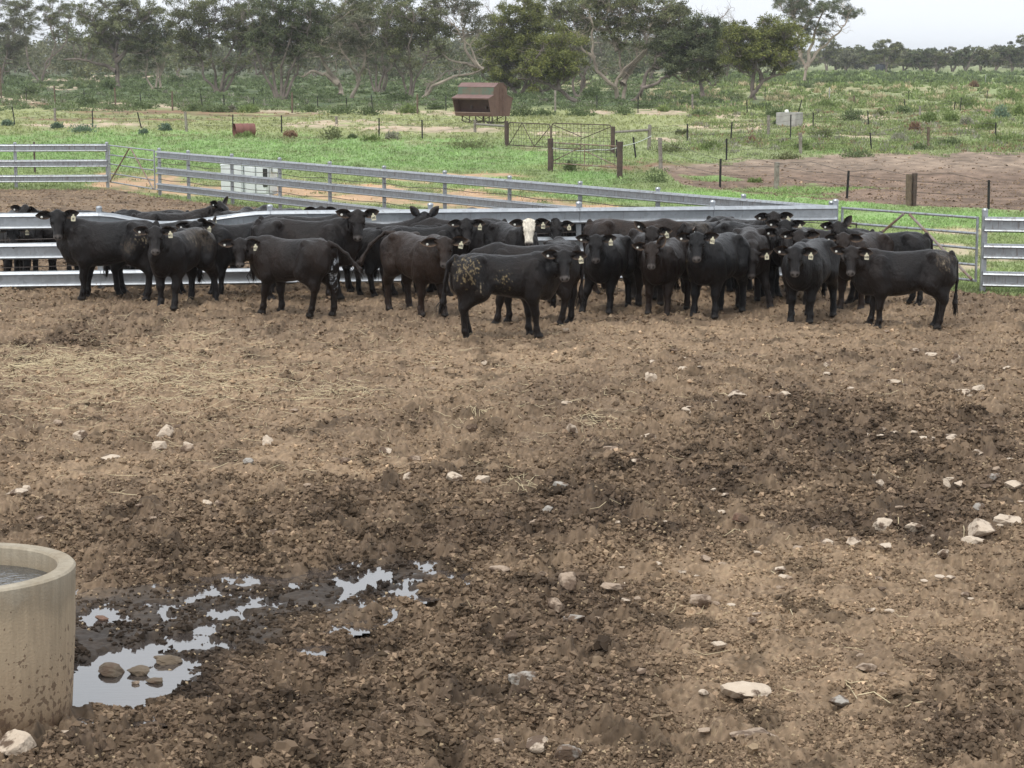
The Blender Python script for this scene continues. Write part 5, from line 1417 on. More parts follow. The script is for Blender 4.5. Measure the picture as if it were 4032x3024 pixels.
class Field:
    def __init__(self, lo, hi, h):
        self.h = h; self.lo = np.array(lo, np.float32)
        self.n = np.ceil((np.array(hi) - self.lo) / h).astype(int) + 1
        self.D = np.full(self.n, 1.0, np.float32)
        self.ax = [self.lo[i] + h * np.arange(self.n[i], dtype=np.float32) for i in range(3)]
    def sub(self, lo, hi):
        a = np.clip(np.floor((np.array(lo) - self.lo) / self.h).astype(int), 0, self.n - 1)
        b = np.clip(np.ceil((np.array(hi) - self.lo) / self.h).astype(int) + 1, 1, self.n)
        s = tuple(slice(a[i], b[i]) for i in range(3))
        X = self.ax[0][s[0]][:, None, None]; Y = self.ax[1][s[1]][None, :, None]; Z = self.ax[2][s[2]][None, None, :]
        return s, X, Y, Z
    def blend(self, s, d, k, cut=False):
        A = self.D[s]
        if cut:
            d = -d; hh = np.maximum(k - np.abs(A - d), 0) / k
            self.D[s] = np.maximum(A, d) + hh * hh * k * .25
        else:
            hh = np.maximum(k - np.abs(A - d), 0) / k
            self.D[s] = np.minimum(A, d) - hh * hh * k * .25
    def caps(self, a, b, ra, rb, k=.04, cut=False):
        a = np.array(a, np.float32); b = np.array(b, np.float32); m = max(ra, rb) + k + 2 * self.h
        s, X, Y, Z = self.sub(np.minimum(a, b) - m, np.maximum(a, b) + m)
        ab = b - a; L = float(ab @ ab) + 1e-9
        t = np.clip(((X - a[0]) * ab[0] + (Y - a[1]) * ab[1] + (Z - a[2]) * ab[2]) / L, 0, 1)
        d = np.sqrt((X - a[0] - t * ab[0]) ** 2 + (Y - a[1] - t * ab[1]) ** 2 + (Z - a[2] - t * ab[2]) ** 2) - (ra + (rb - ra) * t)
        self.blend(s, d, k, cut)
    def ell(self, c, M, r, k=.04, cut=False):
        c = np.array(c, np.float32); m = max(r) + k + 2 * self.h
        s, X, Y, Z = self.sub(c - m, c + m)
        p = [(X - c[0]) * M[i][0] + (Y - c[1]) * M[i][1] + (Z - c[2]) * M[i][2] for i in range(3)]
        k0 = np.sqrt(sum((p[i] / r[i]) ** 2 for i in range(3))); k1 = np.sqrt(sum((p[i] / r[i] ** 2) ** 2 for i in range(3))) + 1e-6
        self.blend(s, k0 * (k0 - 1) / k1, k, cut)

_tx = np.array([-.84,-.80,-.72,-.6,-.45,-.3,-.15,0.0,.15,.3,.45,.58,.68,.76,.80])
_tt = np.array([1.00,1.10,1.175,1.20,1.205,1.19,1.175,1.165,1.165,1.18,1.20,1.18,1.12,1.02,.92])
_tb = np.array([.92,.81,.71,.665,.635,.585,.54,.51,.495,.49,.495,.515,.565,.66,.78])
_tw = np.array([.03,.12,.18,.225,.25,.262,.285,.298,.285,.258,.235,.205,.17,.12,.04])
I3 = np.eye(3)

def cow_mesh(P, h=.0165):
    """one continuous hide built as a smooth union of muscles and bones, in the cow's own frame: +x ahead, +y its left, z up"""
    psi = P.get('psi', 0.0); pitch = P.get('pitch', R(52)); el = P.get('el', R(42))
    yn = psi * .55
    Nb = np.array([.60, 0, .98]); Ln = P.get('neck', .40)
    poll = Nb + Ln * np.array([math.cos(el) * math.cos(yn), math.cos(el) * math.sin(yn), math.sin(el)])
    f = np.array([math.cos(psi) * math.cos(pitch), math.sin(psi) * math.cos(pitch), -math.sin(pitch)])
    u = np.array([math.cos(psi) * math.sin(pitch), math.sin(psi) * math.sin(pitch), math.cos(pitch)])
    if P.get('roll'):
        s_ = np.cross(u, f); a = P['roll']; u = u * math.cos(a) + s_ * math.sin(a)
    s = np.cross(u, f)
    hp = lambda a, b, c: poll + f * (a * .90) + s * b + u * c
    tip = hp(.42, 0, -.05)
    lo = np.minimum(np.array([-.95, -.42, -.02]), np.minimum(tip, poll) - .2)
    hi = np.maximum(np.array([.95, .42, 1.32]), np.maximum(tip, poll) + .2)
    tail = P.get('tail') or [(-.80, 0, 1.13), (-.875, .0, 1.02), (-.89, .0, .78), (-.87, .01, .55)]
    for t in tail:
        lo = np.minimum(lo, np.array(t) - .12); hi = np.maximum(hi, np.array(t) + .12)
    for dx, dy in P['legs']:
        lo = np.minimum(lo, [-.8 + min(dx, 0), -.3 - abs(dy), -.02]); hi = np.maximum(hi, [.6 + max(dx, 0), .3 + abs(dy), 1])
    lo[2] = -.02
    F = Field(lo, hi, h)
    # trunk
    w = P.get('fat', 1.0)
    sl_, X, Y, Z = F.sub((-.95, -.45, .35), (.92, .45, 1.3))
    xs = F.ax[0][sl_[0]]
    top = np.interp(xs, _tx, _tt); bot = np.interp(xs, _tx, _tb); hw = np.interp(xs, _tx, _tw) * w * .94
    bot = bot - (w - 1) * .25 + .018 + P.get('lean', 0) * np.clip(1 - np.abs(xs) / .9, 0, 1) ** .5
    cz = ((top + bot) * .5 - .02)[:, None, None]; hh = ((top - bot) * .5)[:, None, None]; hw = hw[:, None, None]
    zz = (Z - cz) / hh; yy = Y / (hw * (1 - .16 * zz - .10 * zz * zz))
    ex = 2.25
    q = (np.abs(yy) ** ex + np.abs(zz) ** ex) ** (1 / ex)
    tr = np.clip((q - 1) * np.minimum(hw, hh) * .9, -1, 1)
    xo = np.maximum(xs - .79, -.835 - xs)[:, None, None]
    tr = np.maximum(tr, xo)
    F.D[sl_] = np.minimum(F.D[sl_], tr)
    # neck
    jaw = hp(.10, 0, -.10)
    mid = (Nb + poll) * .5
    F.caps((.50, 0, 1.06), mid + [0, 0, .04], .115, .09, .07); F.caps(mid + [0, 0, .04], poll + [0, 0, -.04] - u * .04, .09, .075, .05)
    F.caps((.56, 0, .85), (mid + jaw) * .5 + [-.03, 0, -.08], .15, .095, .08); F.caps((mid + jaw) * .5 + [-.03, 0, -.08], jaw - f * .06, .095, .062, .06)
    F.caps((.62, 0, .60), (.78, 0, .82), .075, .05, .09)                   # brisket and dewlap
    F.caps((.78, 0, .82), (jaw + np.array([.78, 0, .82])) * .5, .045, .03, .08)
    # head
    H = np.stack([f, s, u])
    F.ell(hp(.07, 0, -.045), H, (.13, .105, .105), .04)
    F.ell(hp(-.015, 0, .015), H, (.06, .065, .055), .04)
    F.caps(hp(.08, 0, -.035), hp(.33, 0, -.045), .092, .060, .04)
    F.caps(hp(.05, 0, -.12), hp(.32, 0, -.095), .070, .043, .05)
    F.ell(hp(.375, 0, -.06), H, (.058, .068, .052), .03)
    F.ell(hp(.365, 0, -.10), H, (.05, .05, .032), .02)
    for sg in (-1, 1):
        F.ell(hp(.12, sg * .088, .015), H, (.045, .028, .026), .03)        # brow
        F.ell(hp(.15, sg * .104, -.03), H, (.03, .014, .022), .015, cut=True)   # eye socket
        F.ell(hp(.10, sg * .075, -.10), H, (.09, .03, .06), .03)           # cheek
        F.ell(hp(.425, sg * .036, -.035), H, (.022, .016, .016), .012, cut=True)  # nostril
        F.caps(hp(.0, sg * .085, .0), hp(-.005, sg * .125, -.005), .04, .03, .03)   # ear root
    F.caps(hp(.42, -.03, -.088), hp(.42, .03, -.088), .006, .006, .01, cut=True)
    # hooks, spine and thighs
    for sg in (-1, 1):
        F.ell((-.45, sg * .20, 1.11), I3, (.08, .06, .06), .08)
        F.caps((-.80, sg * .085, 1.02), (-.76, sg * .115, .75), .075, .10, .08)
        F.ell((.40, sg * .19, .86), I3, (.17, .09, .25), .08)              # shoulder blade
        F.ell((-.33, sg * .33, .93), I3, (.13, .06, .15), .12, cut=True)   # flank hollow
        F.caps((.235, sg * .335, .62), (.30, sg * .30, 1.02), .055, .05, .07, cut=True)   # crease behind the shoulder
        F.caps((-.30, sg * .285, .60), (-.47, sg * .30, .78), .045, .04, .07, cut=True)  # fold in front of the stifle
        F.ell((-.62, sg * .20, .88), I3, (.15, .07, .19), .08)             # thigh muscle
        for q in range(3):                                                 # skin folds down the neck
            t = .35 + .22 * q
            c_ = Nb * (1 - t) + poll * t; o_ = s * sg * (.125 - .03 * t) if q else np.array([0, sg * .14, 0])
            F.caps(c_ + o_ + [0, 0, .06], c_ + o_ * .9 + [.03, 0, -.20], .014, .012, .02, cut=True)
    lg = P['legs']
    knee, hoofs = [], []
    for i, sg in ((0, 1), (1, -1)):
        dx, dy = lg[i]
        y0 = sg * .145
        S = (.42, sg * .14, .80); E = (.36, sg * .165, .60)
        K = (.40 + .55 * dx, y0 + .55 * dy, .345); Fe = (.405 + .93 * dx, y0 + .93 * dy, .125); Ho = (.435 + dx, y0 + dy, .035)
        F.caps(S, E, .14, .115, .08); F.caps(E, K, .104, .060, .05); F.caps(K, K, .063, .063, .03)
        F.caps(K, Fe, .050, .044, .03); F.caps(Fe, Fe, .054, .054, .02); F.caps(Fe, Ho, .046, .054, .02)
        F.caps((Ho[0] - .015, Ho[1], .025), (Ho[0] + .03, Ho[1], .02), .054, .047, .012); hoofs.append(Ho)
    for i, sg in ((2, 1), (3, -1)):
        dx, dy = lg[i]
        y0 = sg * .15
        Hp = (-.56, sg * .12, .92); St = (-.44 + .2 * dx, sg * .185, .68)
        Hk = (-.675 + .6 * dx, y0 + .6 * dy, .445); Fe = (-.635 + .95 * dx, y0 + .95 * dy, .13); Ho = (-.595 + dx, y0 + dy, .035)
        F.caps(Hp, St, .205, .15, .09); F.caps(St, Hk, .132, .064, .06); F.caps((-.70, sg * .12, .80), Hk, .125, .055, .08)
        F.caps(Hk, (Hk[0] - .03, Hk[1], Hk[2] + .03), .052, .04, .03)
        F.caps(Hk, Fe, .057, .047, .03); F.caps(Fe, Fe, .052, .052, .02); F.caps(Fe, Ho, .045, .05, .02)
        F.caps((Ho[0] - .015, Ho[1], .025), (Ho[0] + .03, Ho[1], .02), .054, .047, .012); hoofs.append(Ho)
    # tail: dock, then a switch
    for i in range(len(tail) - 1):
        r0 = .045 - .018 * min(i, 1); r1 = .028 if i < len(tail) - 2 else .024
        F.caps(tail[i], tail[i + 1], r0, r1, .03)
    e0, e1 = np.array(tail[-2]), np.array(tail[-1])
    sw = e1 + (e1 - e0) / (np.linalg.norm(e1 - e0) + 1e-6) * .10
    end = np.array(P['tailtip']) if P.get('tailtip') else sw + np.array([0, 0, -.16])
    F.caps(e1, sw, .034, .042, .03); F.caps(sw, end, .042, .012, .03)
    # clip the soles flat
    F.D = np.maximum(F.D, -F.ax[2][None, None, :])
    V, Q = surface_nets(F.D, F.lo, F.h)
    # slight skin unevenness
    rng = np.random.RandomState(P.get('seed', 1))
    hd = H @ (V - poll).T; hd[0] /= .90                                              # head frame coordinates
    V = V + (fbm(V[:, 0] * 6 + V[:, 2] * 2, V[:, 1] * 6 + V[:, 2] * 5, P.get('seed', 1), 3) * .004)[:, None] * np.sign(V - V.mean(0))
    # colour: dark hide with the animal's own brown, grey muzzle, hooves, stains
    br = P.get('brown', .25)
    n1 = fbm(V[:, 0] * 2.3 + 9 * P.get('seed', 1), V[:, 2] * 2.3 + V[:, 1] * 2, 5, 4)
    amt = np.clip(br + .35 * n1 * (br + .3) + .25 * sstep(.62, .35, V[:, 2]) * br, 0, 1)[:, None]
    black = np.array([.0042, .0042, .0048]); brown = np.array([.024, .0140, .0092])
    C = black * (1 - amt) + brown * amt
    inh = (hd[0] > -.06) & (np.abs(hd[1]) < .15) & (np.abs(hd[2]) < .2)
    if P.get('whiteface'):
        m = inh & (hd[0] < .5) & (np.abs(hd[1]) < .094 + .015 * perlin(hd[0] * 20, hd[2] * 20, 3)) & (hd[2] > -.075) & (hd[0] > -.05)
        C[m] = (.72, .66, .55)
    nose = sstep(.355, .395, hd[0]) * inh
    C = C * (1 - nose[:, None]) + np.array([.115, .103, .097]) * nose[:, None]
    for sg in (-1, 1):
        d = np.sqrt(((hd[0] - .425) / .026) ** 2 + ((hd[1] - sg * .036) / .019) ** 2 + ((hd[2] + .035) / .02) ** 2)
        C[d < 1] = (.004, .004, .004)
    C[V[:, 2] < .055] = (.022, .019, .017)
    for (cx, cy, cz, rx, rz, kind) in P.get('dirt', ()):                 # dried dung or whitewash splashes on one flank
        q = ((V[:, 0] - cx) / rx) ** 2 + ((V[:, 2] - cz) / rz) ** 2
        side = (V[:, 1] * cy > .02) if cy else np.ones(len(V), bool)
        nn = fbm(V[:, 0] * 30, V[:, 2] * 14 + V[:, 1] * 9, 11, 4, .75)
        nf = fbm(V[:, 0] * 60, V[:, 2] * 30 + V[:, 1] * 40, 17, 2)
        thr = {'dung': .22, 'wash': .16, 'crust': -.3, 'speck': .5}[kind]
        m = np.clip((nn + .6 * nf - thr - np.maximum(q - .2, 0) * .9) * 2.6, 0, .85) * side * (q < 1.3)
        cc = {'dung': (.21, .16, .085), 'wash': (.55, .60, .66), 'crust': (.055, .042, .03), 'speck': (.24, .195, .13)}[kind]
        C = C * (1 - m[:, None]) + np.array(cc) * m[:, None]
    mi = np.zeros(len(Q), np.int32)
    # ears and eyes joined on
    ex_v, ex_f, ex_c, ex_m = [], [], [], []
    base = len(V)
    tags = []
    face = np.array([math.cos(psi), math.sin(psi), 0])
    for sg, key in ((1, 'earL'), (-1, 'earR')):
        up_, fwd, Le = P.get(key, (0.05, .1, 1.0))
        a = s * sg + np.array([0, 0, up_]) + face * fwd; a /= np.linalg.norm(a)
        n = face * .9 + np.array([0, 0, -.25]) - s * sg * .15; n -= a * (n @ a); n /= np.linalg.norm(n)
        wv = np.cross(a, n)
        root = hp(-.005, sg * .105, -.005)
        nu, nv = 9, 9
        Lr = .215 * Le
        g = {}
        for lay in (0, 1):
            for i in range(nu):
                t = i / (nu - 1)
                W = .070 * (math.sin(PI * min(1, (t * .93 + .09)) ** .82) ** .62) if t < .999 else .006
                for j in range(nv):
                    v = j / (nv - 1) * 2 - 1
                    cup = -.042 * (1 - v * v) * (1 - .55 * t) if lay == 0 else -.042 * (1 - v * v) * (1 - .55 * t) - .012 * (1 - v ** 4) * (1 - t * .6)
                    p = root + a * Lr * t + wv * W * v + n * (cup + .022)
                    g[lay, i, j] = base + len(ex_v); ex_v.append(p)
                    rim = max(abs(v) ** 4, t ** 7)
                    if lay == 0:
                        c0 = np.array([.014, .012, .012]); c1 = np.array([.13, .085, .055]) * (.5 + br)
                    else:
                        c0 = np.array([.011, .011, .012]); c1 = np.array([.10, .066, .044]) * (.5 + br)
                    ex_c.append(c0 * (1 - rim) + c1 * rim)
        for lay in (0, 1):
            for i in range(nu - 1):
                for j in range(nv - 1):
                    q = (g[lay, i, j], g[lay, i + 1, j], g[lay, i + 1, j + 1], g[lay, i, j + 1])
                    ex_f.append(q if (lay == 0) == (sg > 0) else q[::-1]); ex_m.append(0)
        tags.append((root + a * Lr * .58 + np.array([0, 0, -.028]) + n * .016, n, sg))
    for sg in (-1, 1):
        c = hp(.148, sg * .093, -.028)
        b0 = base + len(ex_v)
        for i in range(6):
            for j in range(8):
                th = PI * i / 5; ph = 2 * PI * j / 8
                ex_v.append(c + .021 * np.array([math.sin(th) * math.cos(ph), math.sin(th) * math.sin(ph), math.cos(th)])); ex_c.append(np.array([.004, .003, .003]))
        for i in range(5):
            for j in range(8):
                ex_f.append((b0 + i * 8 + j, b0 + i * 8 + (j + 1) % 8, b0 + (i + 1) * 8 + (j + 1) % 8, b0 + (i + 1) * 8 + j)); ex_m.append(1)
    # loose hair of the tail switch and a few tufts along the back
    for k in range(26):
        q0 = e1 + (sw - e1) * rng.rand(); q1 = end + rng.randn(3) * .03 + np.array([0, 0, -.03])
        r3 = rng.randn(3); r3 /= np.linalg.norm(r3)
        m_ = (q0 + q1) * .5 + rng.randn(3) * .03
        b0 = base + len(ex_v)
        ex_v += [q0 + r3 * .03, q0 - r3 * .0, m_ + r3 * .012, m_ - r3 * .004, q1, q1 + r3 * .002]
        ex_c += [np.array([.012, .01, .009]) + br * np.array([.01, .006, .004])] * 6
        ex_f += [(b0, b0 + 1, b0 + 3, b0 + 2), (b0 + 2, b0 + 3, b0 + 4, b0 + 5)]; ex_m += [0, 0]
    Vall = np.concatenate([V, np.array(ex_v)]); Qall = np.concatenate([Q, np.array(ex_f)])
    Call = np.concatenate([C, np.array(ex_c)]); Mall = np.concatenate([mi, np.array(ex_m, np.int32)])
    def squash(A):                                                     # shorter coupled: yearling heifers
        A = np.array(A, np.float64); x = A[..., 0]
        A[..., 0] = np.where(x < .5, x * .90, x - .05); return A
    Vall = squash(Vall); tags = [(squash(p), n_, g_) for p, n_, g_ in tags]
    me = bpy.data.meshes.new('cow')
    me.vertices.add(len(Vall)); me.vertices.foreach_set('co', Vall.astype(np.float32).ravel())
    me.loops.add(len(Qall) * 4); me.loops.foreach_set('vertex_index', Qall.astype(np.int32).ravel())
    me.polygons.add(len(Qall)); me.polygons.foreach_set('loop_start', np.arange(0, len(Qall) * 4, 4, dtype=np.int32))
    me.polygons.foreach_set('loop_total', np.full(len(Qall), 4, np.int32))
    me.polygons.foreach_set('use_smooth', np.ones(len(Qall), bool)); me.polygons.foreach_set('material_index', Mall)
    me.update(calc_edges=True)
    ca = me.color_attributes.new('hide', 'FLOAT_COLOR', 'POINT')
    ca.data.foreach_set('color', np.concatenate([Call, np.ones((len(Call), 1))], 1).astype(np.float32).ravel())
    return me, tags, poll

def hide_mat():
    m, nt, b = mat_new('hide')
    a = N(nt, 'ShaderNodeAttribute', attribute_name='hide')
    tcn = N(nt, 'ShaderNodeTexCoord')
    mp = N(nt, 'ShaderNodeMapping'); mp.inputs['Scale'].default_value = (30, 60, 14)
    nz = N(nt, 'ShaderNodeTexNoise', Scale=1.0, Detail=6.0, Roughness=.7)
    nt.links.new(tcn.outputs['Object'], mp.inputs[0]); nt.links.new(mp.outputs[0], nz.inputs['Vector'])
    mr = N(nt, 'ShaderNodeMapRange'); mr.inputs[1].default_value = .3; mr.inputs[2].default_value = .7; mr.inputs[3].default_value = .55; mr.inputs[4].default_value = 1.5
    nt.links.new(nz.outputs[0], mr.inputs[0])
    mx = N(nt, 'ShaderNodeMix', data_type='RGBA', blend_type='MULTIPLY'); mx.inputs[0].default_value = 1
    nt.links.new(a.outputs['Color'], mx.inputs[6]); nt.links.new(mr.outputs[0], mx.inputs[7])
    nt.links.new(mx.outputs[2], b.inputs['Base Color'])
    b.inputs['Roughness'].default_value = .36; b.inputs['Specular IOR Level'].default_value = .22
    b.inputs['Sheen Weight'].default_value = .03; b.inputs['Sheen Roughness'].default_value = .18
    b.inputs['Sheen Tint'].default_value = (.5, .34, .22, 1)
    n2 = N(nt, 'ShaderNodeTexNoise', Scale=1.0, Detail=4.0)
    mp2 = N(nt, 'ShaderNodeMapping'); mp2.inputs['Scale'].default_value = (9, 14, 7)
    nt.links.new(tcn.outputs['Object'], mp2.inputs[0]); nt.links.new(mp2.outputs[0], n2.inputs['Vector'])
    ad = N(nt, 'ShaderNodeMath', operation='MULTIPLY_ADD'); ad.inputs[1].default_value = .55; nt.links.new(nz.outputs[0], ad.inputs[0]); nt.links.new(n2.outputs[0], ad.inputs[2])
    bp = N(nt, 'ShaderNodeBump', Strength=1.0, Distance=.03)
    nt.links.new(ad.outputs[0], bp.inputs['Height']); nt.links.new(bp.outputs[0], b.inputs['Normal'])
    return m
M_hide = hide_mat()
M_eye = simple('wet_eye', (.006, .005, .004), rough=.12, var=0)
M_tag = simple('tag_plastic', (.72, .68, .50), rough=.5, var=.12, scale=30)
M_tagw = simple('tag_white', (.78, .78, .72), rough=.5, var=.1, scale=30)
M_ink = simple('tag_ink', (.02, .02, .025), rough=.6, var=0)

def text_mesh(s, size):
    cu = bpy.data.curves.new('tag_number', 'FONT'); cu.body = s; cu.size = size; cu.align_x = 'CENTER'; cu.align_y = 'CENTER'
    cu.offset = .0016
    o = bpy.data.objects.new('tag_number', cu); col.objects.link(o)
    bpy.context.view_layer.update()
    me = bpy.data.meshes.new_from_object(o.evaluated_get(bpy.context.evaluated_depsgraph_get()))
    me.name = 'tag_number'
    bpy.data.objects.remove(o); bpy.data.curves.remove(cu)
    return me

def make_cow(px, py, heading, label, look=None, num=None, sc_=1.0, z0=0.0, lab_ok=True, tagside='L', **P):
    """px,py: photo pixel of the ground point under the animal's middle; heading in degrees (0 = to the right, 90 = away, 270 = towards the camera)"""
    c = at(px, py)
    th = R(heading)
    to_cam = math.atan2(-c.y, -c.x)
    lk = to_cam if look is None else R(look)
    psi = (lk - th + PI) % (2 * PI) - PI
    psi = max(-R(125), min(R(125), psi))
    P['psi'] = psi
    P.setdefault('legs', [(.05, 0), (-.04, 0), (-.03, 0), (.06, 0)])
    me, tags, poll = cow_mesh(P)
    me.materials.append(M_hide); me.materials.append(M_eye)
    o = bpy.data.objects.new('cow', me); col.objects.link(o)
    o.location = (c.x, c.y, z0); o.rotation_euler = (0, 0, th); o.scale = (sc_,) * 3
    tag(o, label, 'cow', 'black cattle in the yards')
    for pos, n, sg in tags:
        big = (sg > 0) == (tagside == 'L')
        if big and num is not None:
            n2 = n * 1.0; n2[2] *= .3; n2 /= np.linalg.norm(n2)
            zax = Vector((0, 0, 1)); nn = Vector(n2); x = zax.cross(nn).normalized(); y = nn.cross(x)
            Mx = Matrix((x, y, nn)).transposed()
            tl = P.get('tilt', -.12 * sg)
            Mx = Mx @ Matrix.Rotation(tl, 3, 'Z')
            pr = [(-.012, .025), (.012, .025), (.014, .0), (.034, -.014), (.038, -.03), (.038, -.088), (.032, -.095), (-.032, -.095), (-.038, -.088), (-.038, -.03), (-.034, -.014), (-.014, .0)]
            mb = MB(); k = len(pr)
            vs = [Vector((a, b, .003)) for a, b in pr] + [Vector((a, b, 0)) for a, b in pr]
            fs = [tuple(range(k)), tuple(range(k, 2 * k))[::-1]] + [(i, i + k, (i + 1) % k + k, (i + 1) % k) for i in range(k)]
            mb.add(vs, fs)
            t = mb.build('ear_tag', M_tag, o)
            t.matrix_local = Matrix.LocRotScale(Vector(pos + n * .012), Mx.to_quaternion(), Vector((.86, .86, .86)))
            if num:
                tm = text_mesh(num, .046); tm.materials.append(M_ink)
                to = bpy.data.objects.new('tag_number', tm); col.objects.link(to); to.parent = t; to.location = (0, -.055, .005)
                to.scale = (.78, 1.15, 1)
        elif not big and P.get('button', True):
            mb = MB(); mb.lathe([(.0, .006), (.015, .005), (.018, 0), (.0, -.002)], 10)
            t = mb.build('ear_button', M_tagw, o)
            t.matrix_local = Matrix.LocRotScale(Vector(pos + n * .004), Vector(n).to_track_quat('Z', 'Y'), Vector((1, 1, 1)))
    return o
# ------------------------------------------------------------------ the herd
LS = [[(.05, 0), (-.05, 0), (-.04, 0), (.07, 0)], [(-.06, .01), (.06, -.01), (.08, 0), (-.06, 0)], [(.02, .03), (.0, -.03), (.02, .02), (-.02, -.02)], [(.10, -.02), (-.02, .0), (-.08, .02), (.05, -.02)]]
TAIL_L = [(-.80, 0, 1.13), (-.88, .03, 1.03), (-.91, .07, .8), (-.88, .10, .55)]
TAIL_R = [(-.80, 0, 1.13), (-.88, -.03, 1.03), (-.91, -.07, .8), (-.88, -.10, .55)]
def C(i, *a, **k):
    k.setdefault('legs', LS[i % 4]); k['seed'] = i + 1
    rg = random.Random(i * 13)
    k.setdefault('brown', rg.uniform(.08, .3))
    k.setdefault('earL', (rg.uniform(-.12, .18), rg.uniform(-.05, .25), 1)); k.setdefault('earR', (rg.uniform(-.12, .18), rg.uniform(-.05, .25), 1))
    k.setdefault('fat', rg.uniform(.95, 1.08)); k.setdefault('pitch', R(rg.uniform(48, 60))); k.setdefault('el', R(rg.uniform(34, 44)))
    k.setdefault('tilt', rg.uniform(-.25, .15))
    if i % 3 == 0: k.setdefault('tail', TAIL_L)
    if i % 3 == 1: k.setdefault('tail', TAIL_R)
    return make_cow(*a, **k)
d = lambda x, y, z, rx, rz, k: (x, y, z, rx, rz, k)
# front row, left to right
C(0, 436, 1179, 173, 'black cow standing side on at the far left, head turned to the camera', num='W', sc_=1.07, el=R(46), legs=[(.0,.0),(.03,0),(-.06,0),(.06,0)], dirt=[d(-.66,1,.95,.2,.16,'speck'), d(-.42,1,.82,.16,.13,'crust')], brown=.15)
C(1, 712, 1206, 248, 'dusty backed black cow facing the camera beside the side on one at the left', num='W11', sc_=1.0, el=R(38), legs=[(.06,.0),(.0,.02),(-.1,.1),(.04,.03)], dirt=[d(-.35,1,1.05,.5,.22,'crust'), d(-.1,1,1.02,.25,.1,'speck')], brown=.2)
C(2, 612, 1160, 2, 'black cow looking right with raised ears, behind the dusty backed one', look=338, num='', sc_=1.0, el=R(24), pitch=R(38), earL=(.6,-.3,1), earR=(.5,-.3,1))
C(3, 938, 1157, 212, 'black cow facing the camera with white tag, left of tag W51', num='W17', sc_=.98, el=R(30), legs=LS[2])
C(4, 1215, 1182, 355, 'long black cow standing behind tag W51, face turned to the camera', num='W5', sc_=1.09, el=R(44), legs=[(.05,0),(-.05,0),(-.06,0),(.02,0)], earL=(.25,.1,1), earR=(.25,.1,1))
C(5, 1215, 1148, 0, 'black cow showing only its rump hump behind the long one', look=350, el=R(-10), sc_=1.06)
C(6, 1150, 1239, 148, 'black cow with tag W51 swishing its tail, white splash on the hind leg', num='W51', sc_=.98, el=R(16), pitch=R(60), legs=[(.08,0),(-.07,0),(.12,-.03),(-.08,-.06)], tail=[(-.80,0,1.12),(-.92,-.03,1.08),(-1.08,-.10,.95),(-1.2,-.16,.80)], tailtip=(-1.28,-.18,.62),
  dirt=[d(-.84,-1,.86,.07,.09,'wash'), d(-.78,-1,.62,.09,.26,'wash')], brown=.4, earL=(-.05,.1,1.05), earR=(-.02,.1,1.05))
C(7, 1560, 1160, 28, 'black cow turned away with only rump and hind legs showing, tail hanging left', look=10, el=R(20), sc_=0.926, tail=[(-.80,0,1.13),(-.90,.05,1.02),(-.93,.13,.8),(-.92,.17,.6)])
C(8, 1650, 1236, 303, 'brown tinged cow walking to the camera with its tail swung out to the left', num='W92', sc_=1.02, el=R(22), pitch=R(56), legs=[(.10,.0),(-.08,.0),(.02,0),(-.08,0)], tail=[(-.80,0,1.13),(-.90,-.10,1.14),(-.95,-.32,.97),(-.95,-.45,.78)], tailtip=(-.93,-.58,.72), brown=.95, earL=(.12,.1,1.1), earR=(-.05,.1,1.15))
C(9, 1662, 1165, 4, 'black cow with tag W91 side on behind the brown tinged one', num='W91', sc_=0.955, el=R(42))
C(10, 1995, 1330, 13, 'nearest black cow with tag W92, yellow dung caked on rump and belly', num='W92', lean=.07, sc_=.985, el=R(28), pitch=R(55), legs=[(-.03,-.03),(.04,.04),(.05,-.05),(-.05,.05)], tail=[(-.80,0,1.13),(-.90,.05,1.04),(-.94,.09,.8),(-.95,.13,.6)], tailtip=(-1.02,.2,.34), dirt=[d(-.68,-1,.97,.24,.26,'dung'), d(-.12,-1,.84,.15,.16,'dung'), d(-.5,-1,.72,.1,.14,'speck')], brown=.22, fat=1.04)
C(11, 2078, 1278, 170, 'black cow facing left behind tag W92, head hidden and one ear showing', look=205, sc_=0.984, el=R(-4), pitch=R(50), legs=[(.06,0),(-.08,0),(.05,0),(-.05,0)])
C(12, 2020, 1162, 292, 'black cow with a white face looking over the others', num='W83', sc_=0.975, el=R(44), whiteface=True, pitch=R(62))
C(13, 2205, 1200, 92, 'small black cow turned away behind the head of tag W92', look=80, el=R(5), sc_=.86)
C(14, 1505, 1146, 8, 'black cow in the middle with two upright ears seen from behind', look=92, sc_=0.965, el=R(44), earL=(1.2,-.2,1), earR=(1.2,-.2,1))
C(15, 1812, 1146, 182, 'black cow hidden behind tag W91 with its back showing', look=190, el=R(-6), sc_=1.01)
C(16, 2392, 1222, 252, 'black cow with tag W12 facing the camera, forelegs spread', num='W12', sc_=0.946, el=R(36), legs=[(.04,.0),(.02,-.16),(-.02,.04),(.02,.05)], brown=.1, fat=1.08)
C(17, 2500, 1158, 352, 'brown backed cow side on behind tag W12, rump to the left', look=345, sc_=1.03, el=R(6), brown=.8)
C(18, 2548, 1192, 272, 'dark brown cow with one raised ear above the others, right of tag W12', num='W91', sc_=0.965, el=R(40), brown=.5, earR=(.8,-.1,1.05), earL=(.0,.1,1))
C(19, 2622, 1231, 247, 'young brown black cow with one upright ear, small tag in the other', sc_=.93, el=R(24), brown=.6, earL=(1.5,-.2,.9), legs=[(.05,.02),(-.02,-.03),(.0,.02),(.05,0)], num=None)
C(20, 2815, 1240, 242, 'large black cow facing the camera with straw coloured smear on its chest', num='W15', sc_=1.01, el=R(36), legs=[(.02,.02),(.03,-.02),(.0,.06),(.05,.02)], dirt=[d(.5,-1,.72,.16,.2,'dung')], brown=.08, fat=1.1)
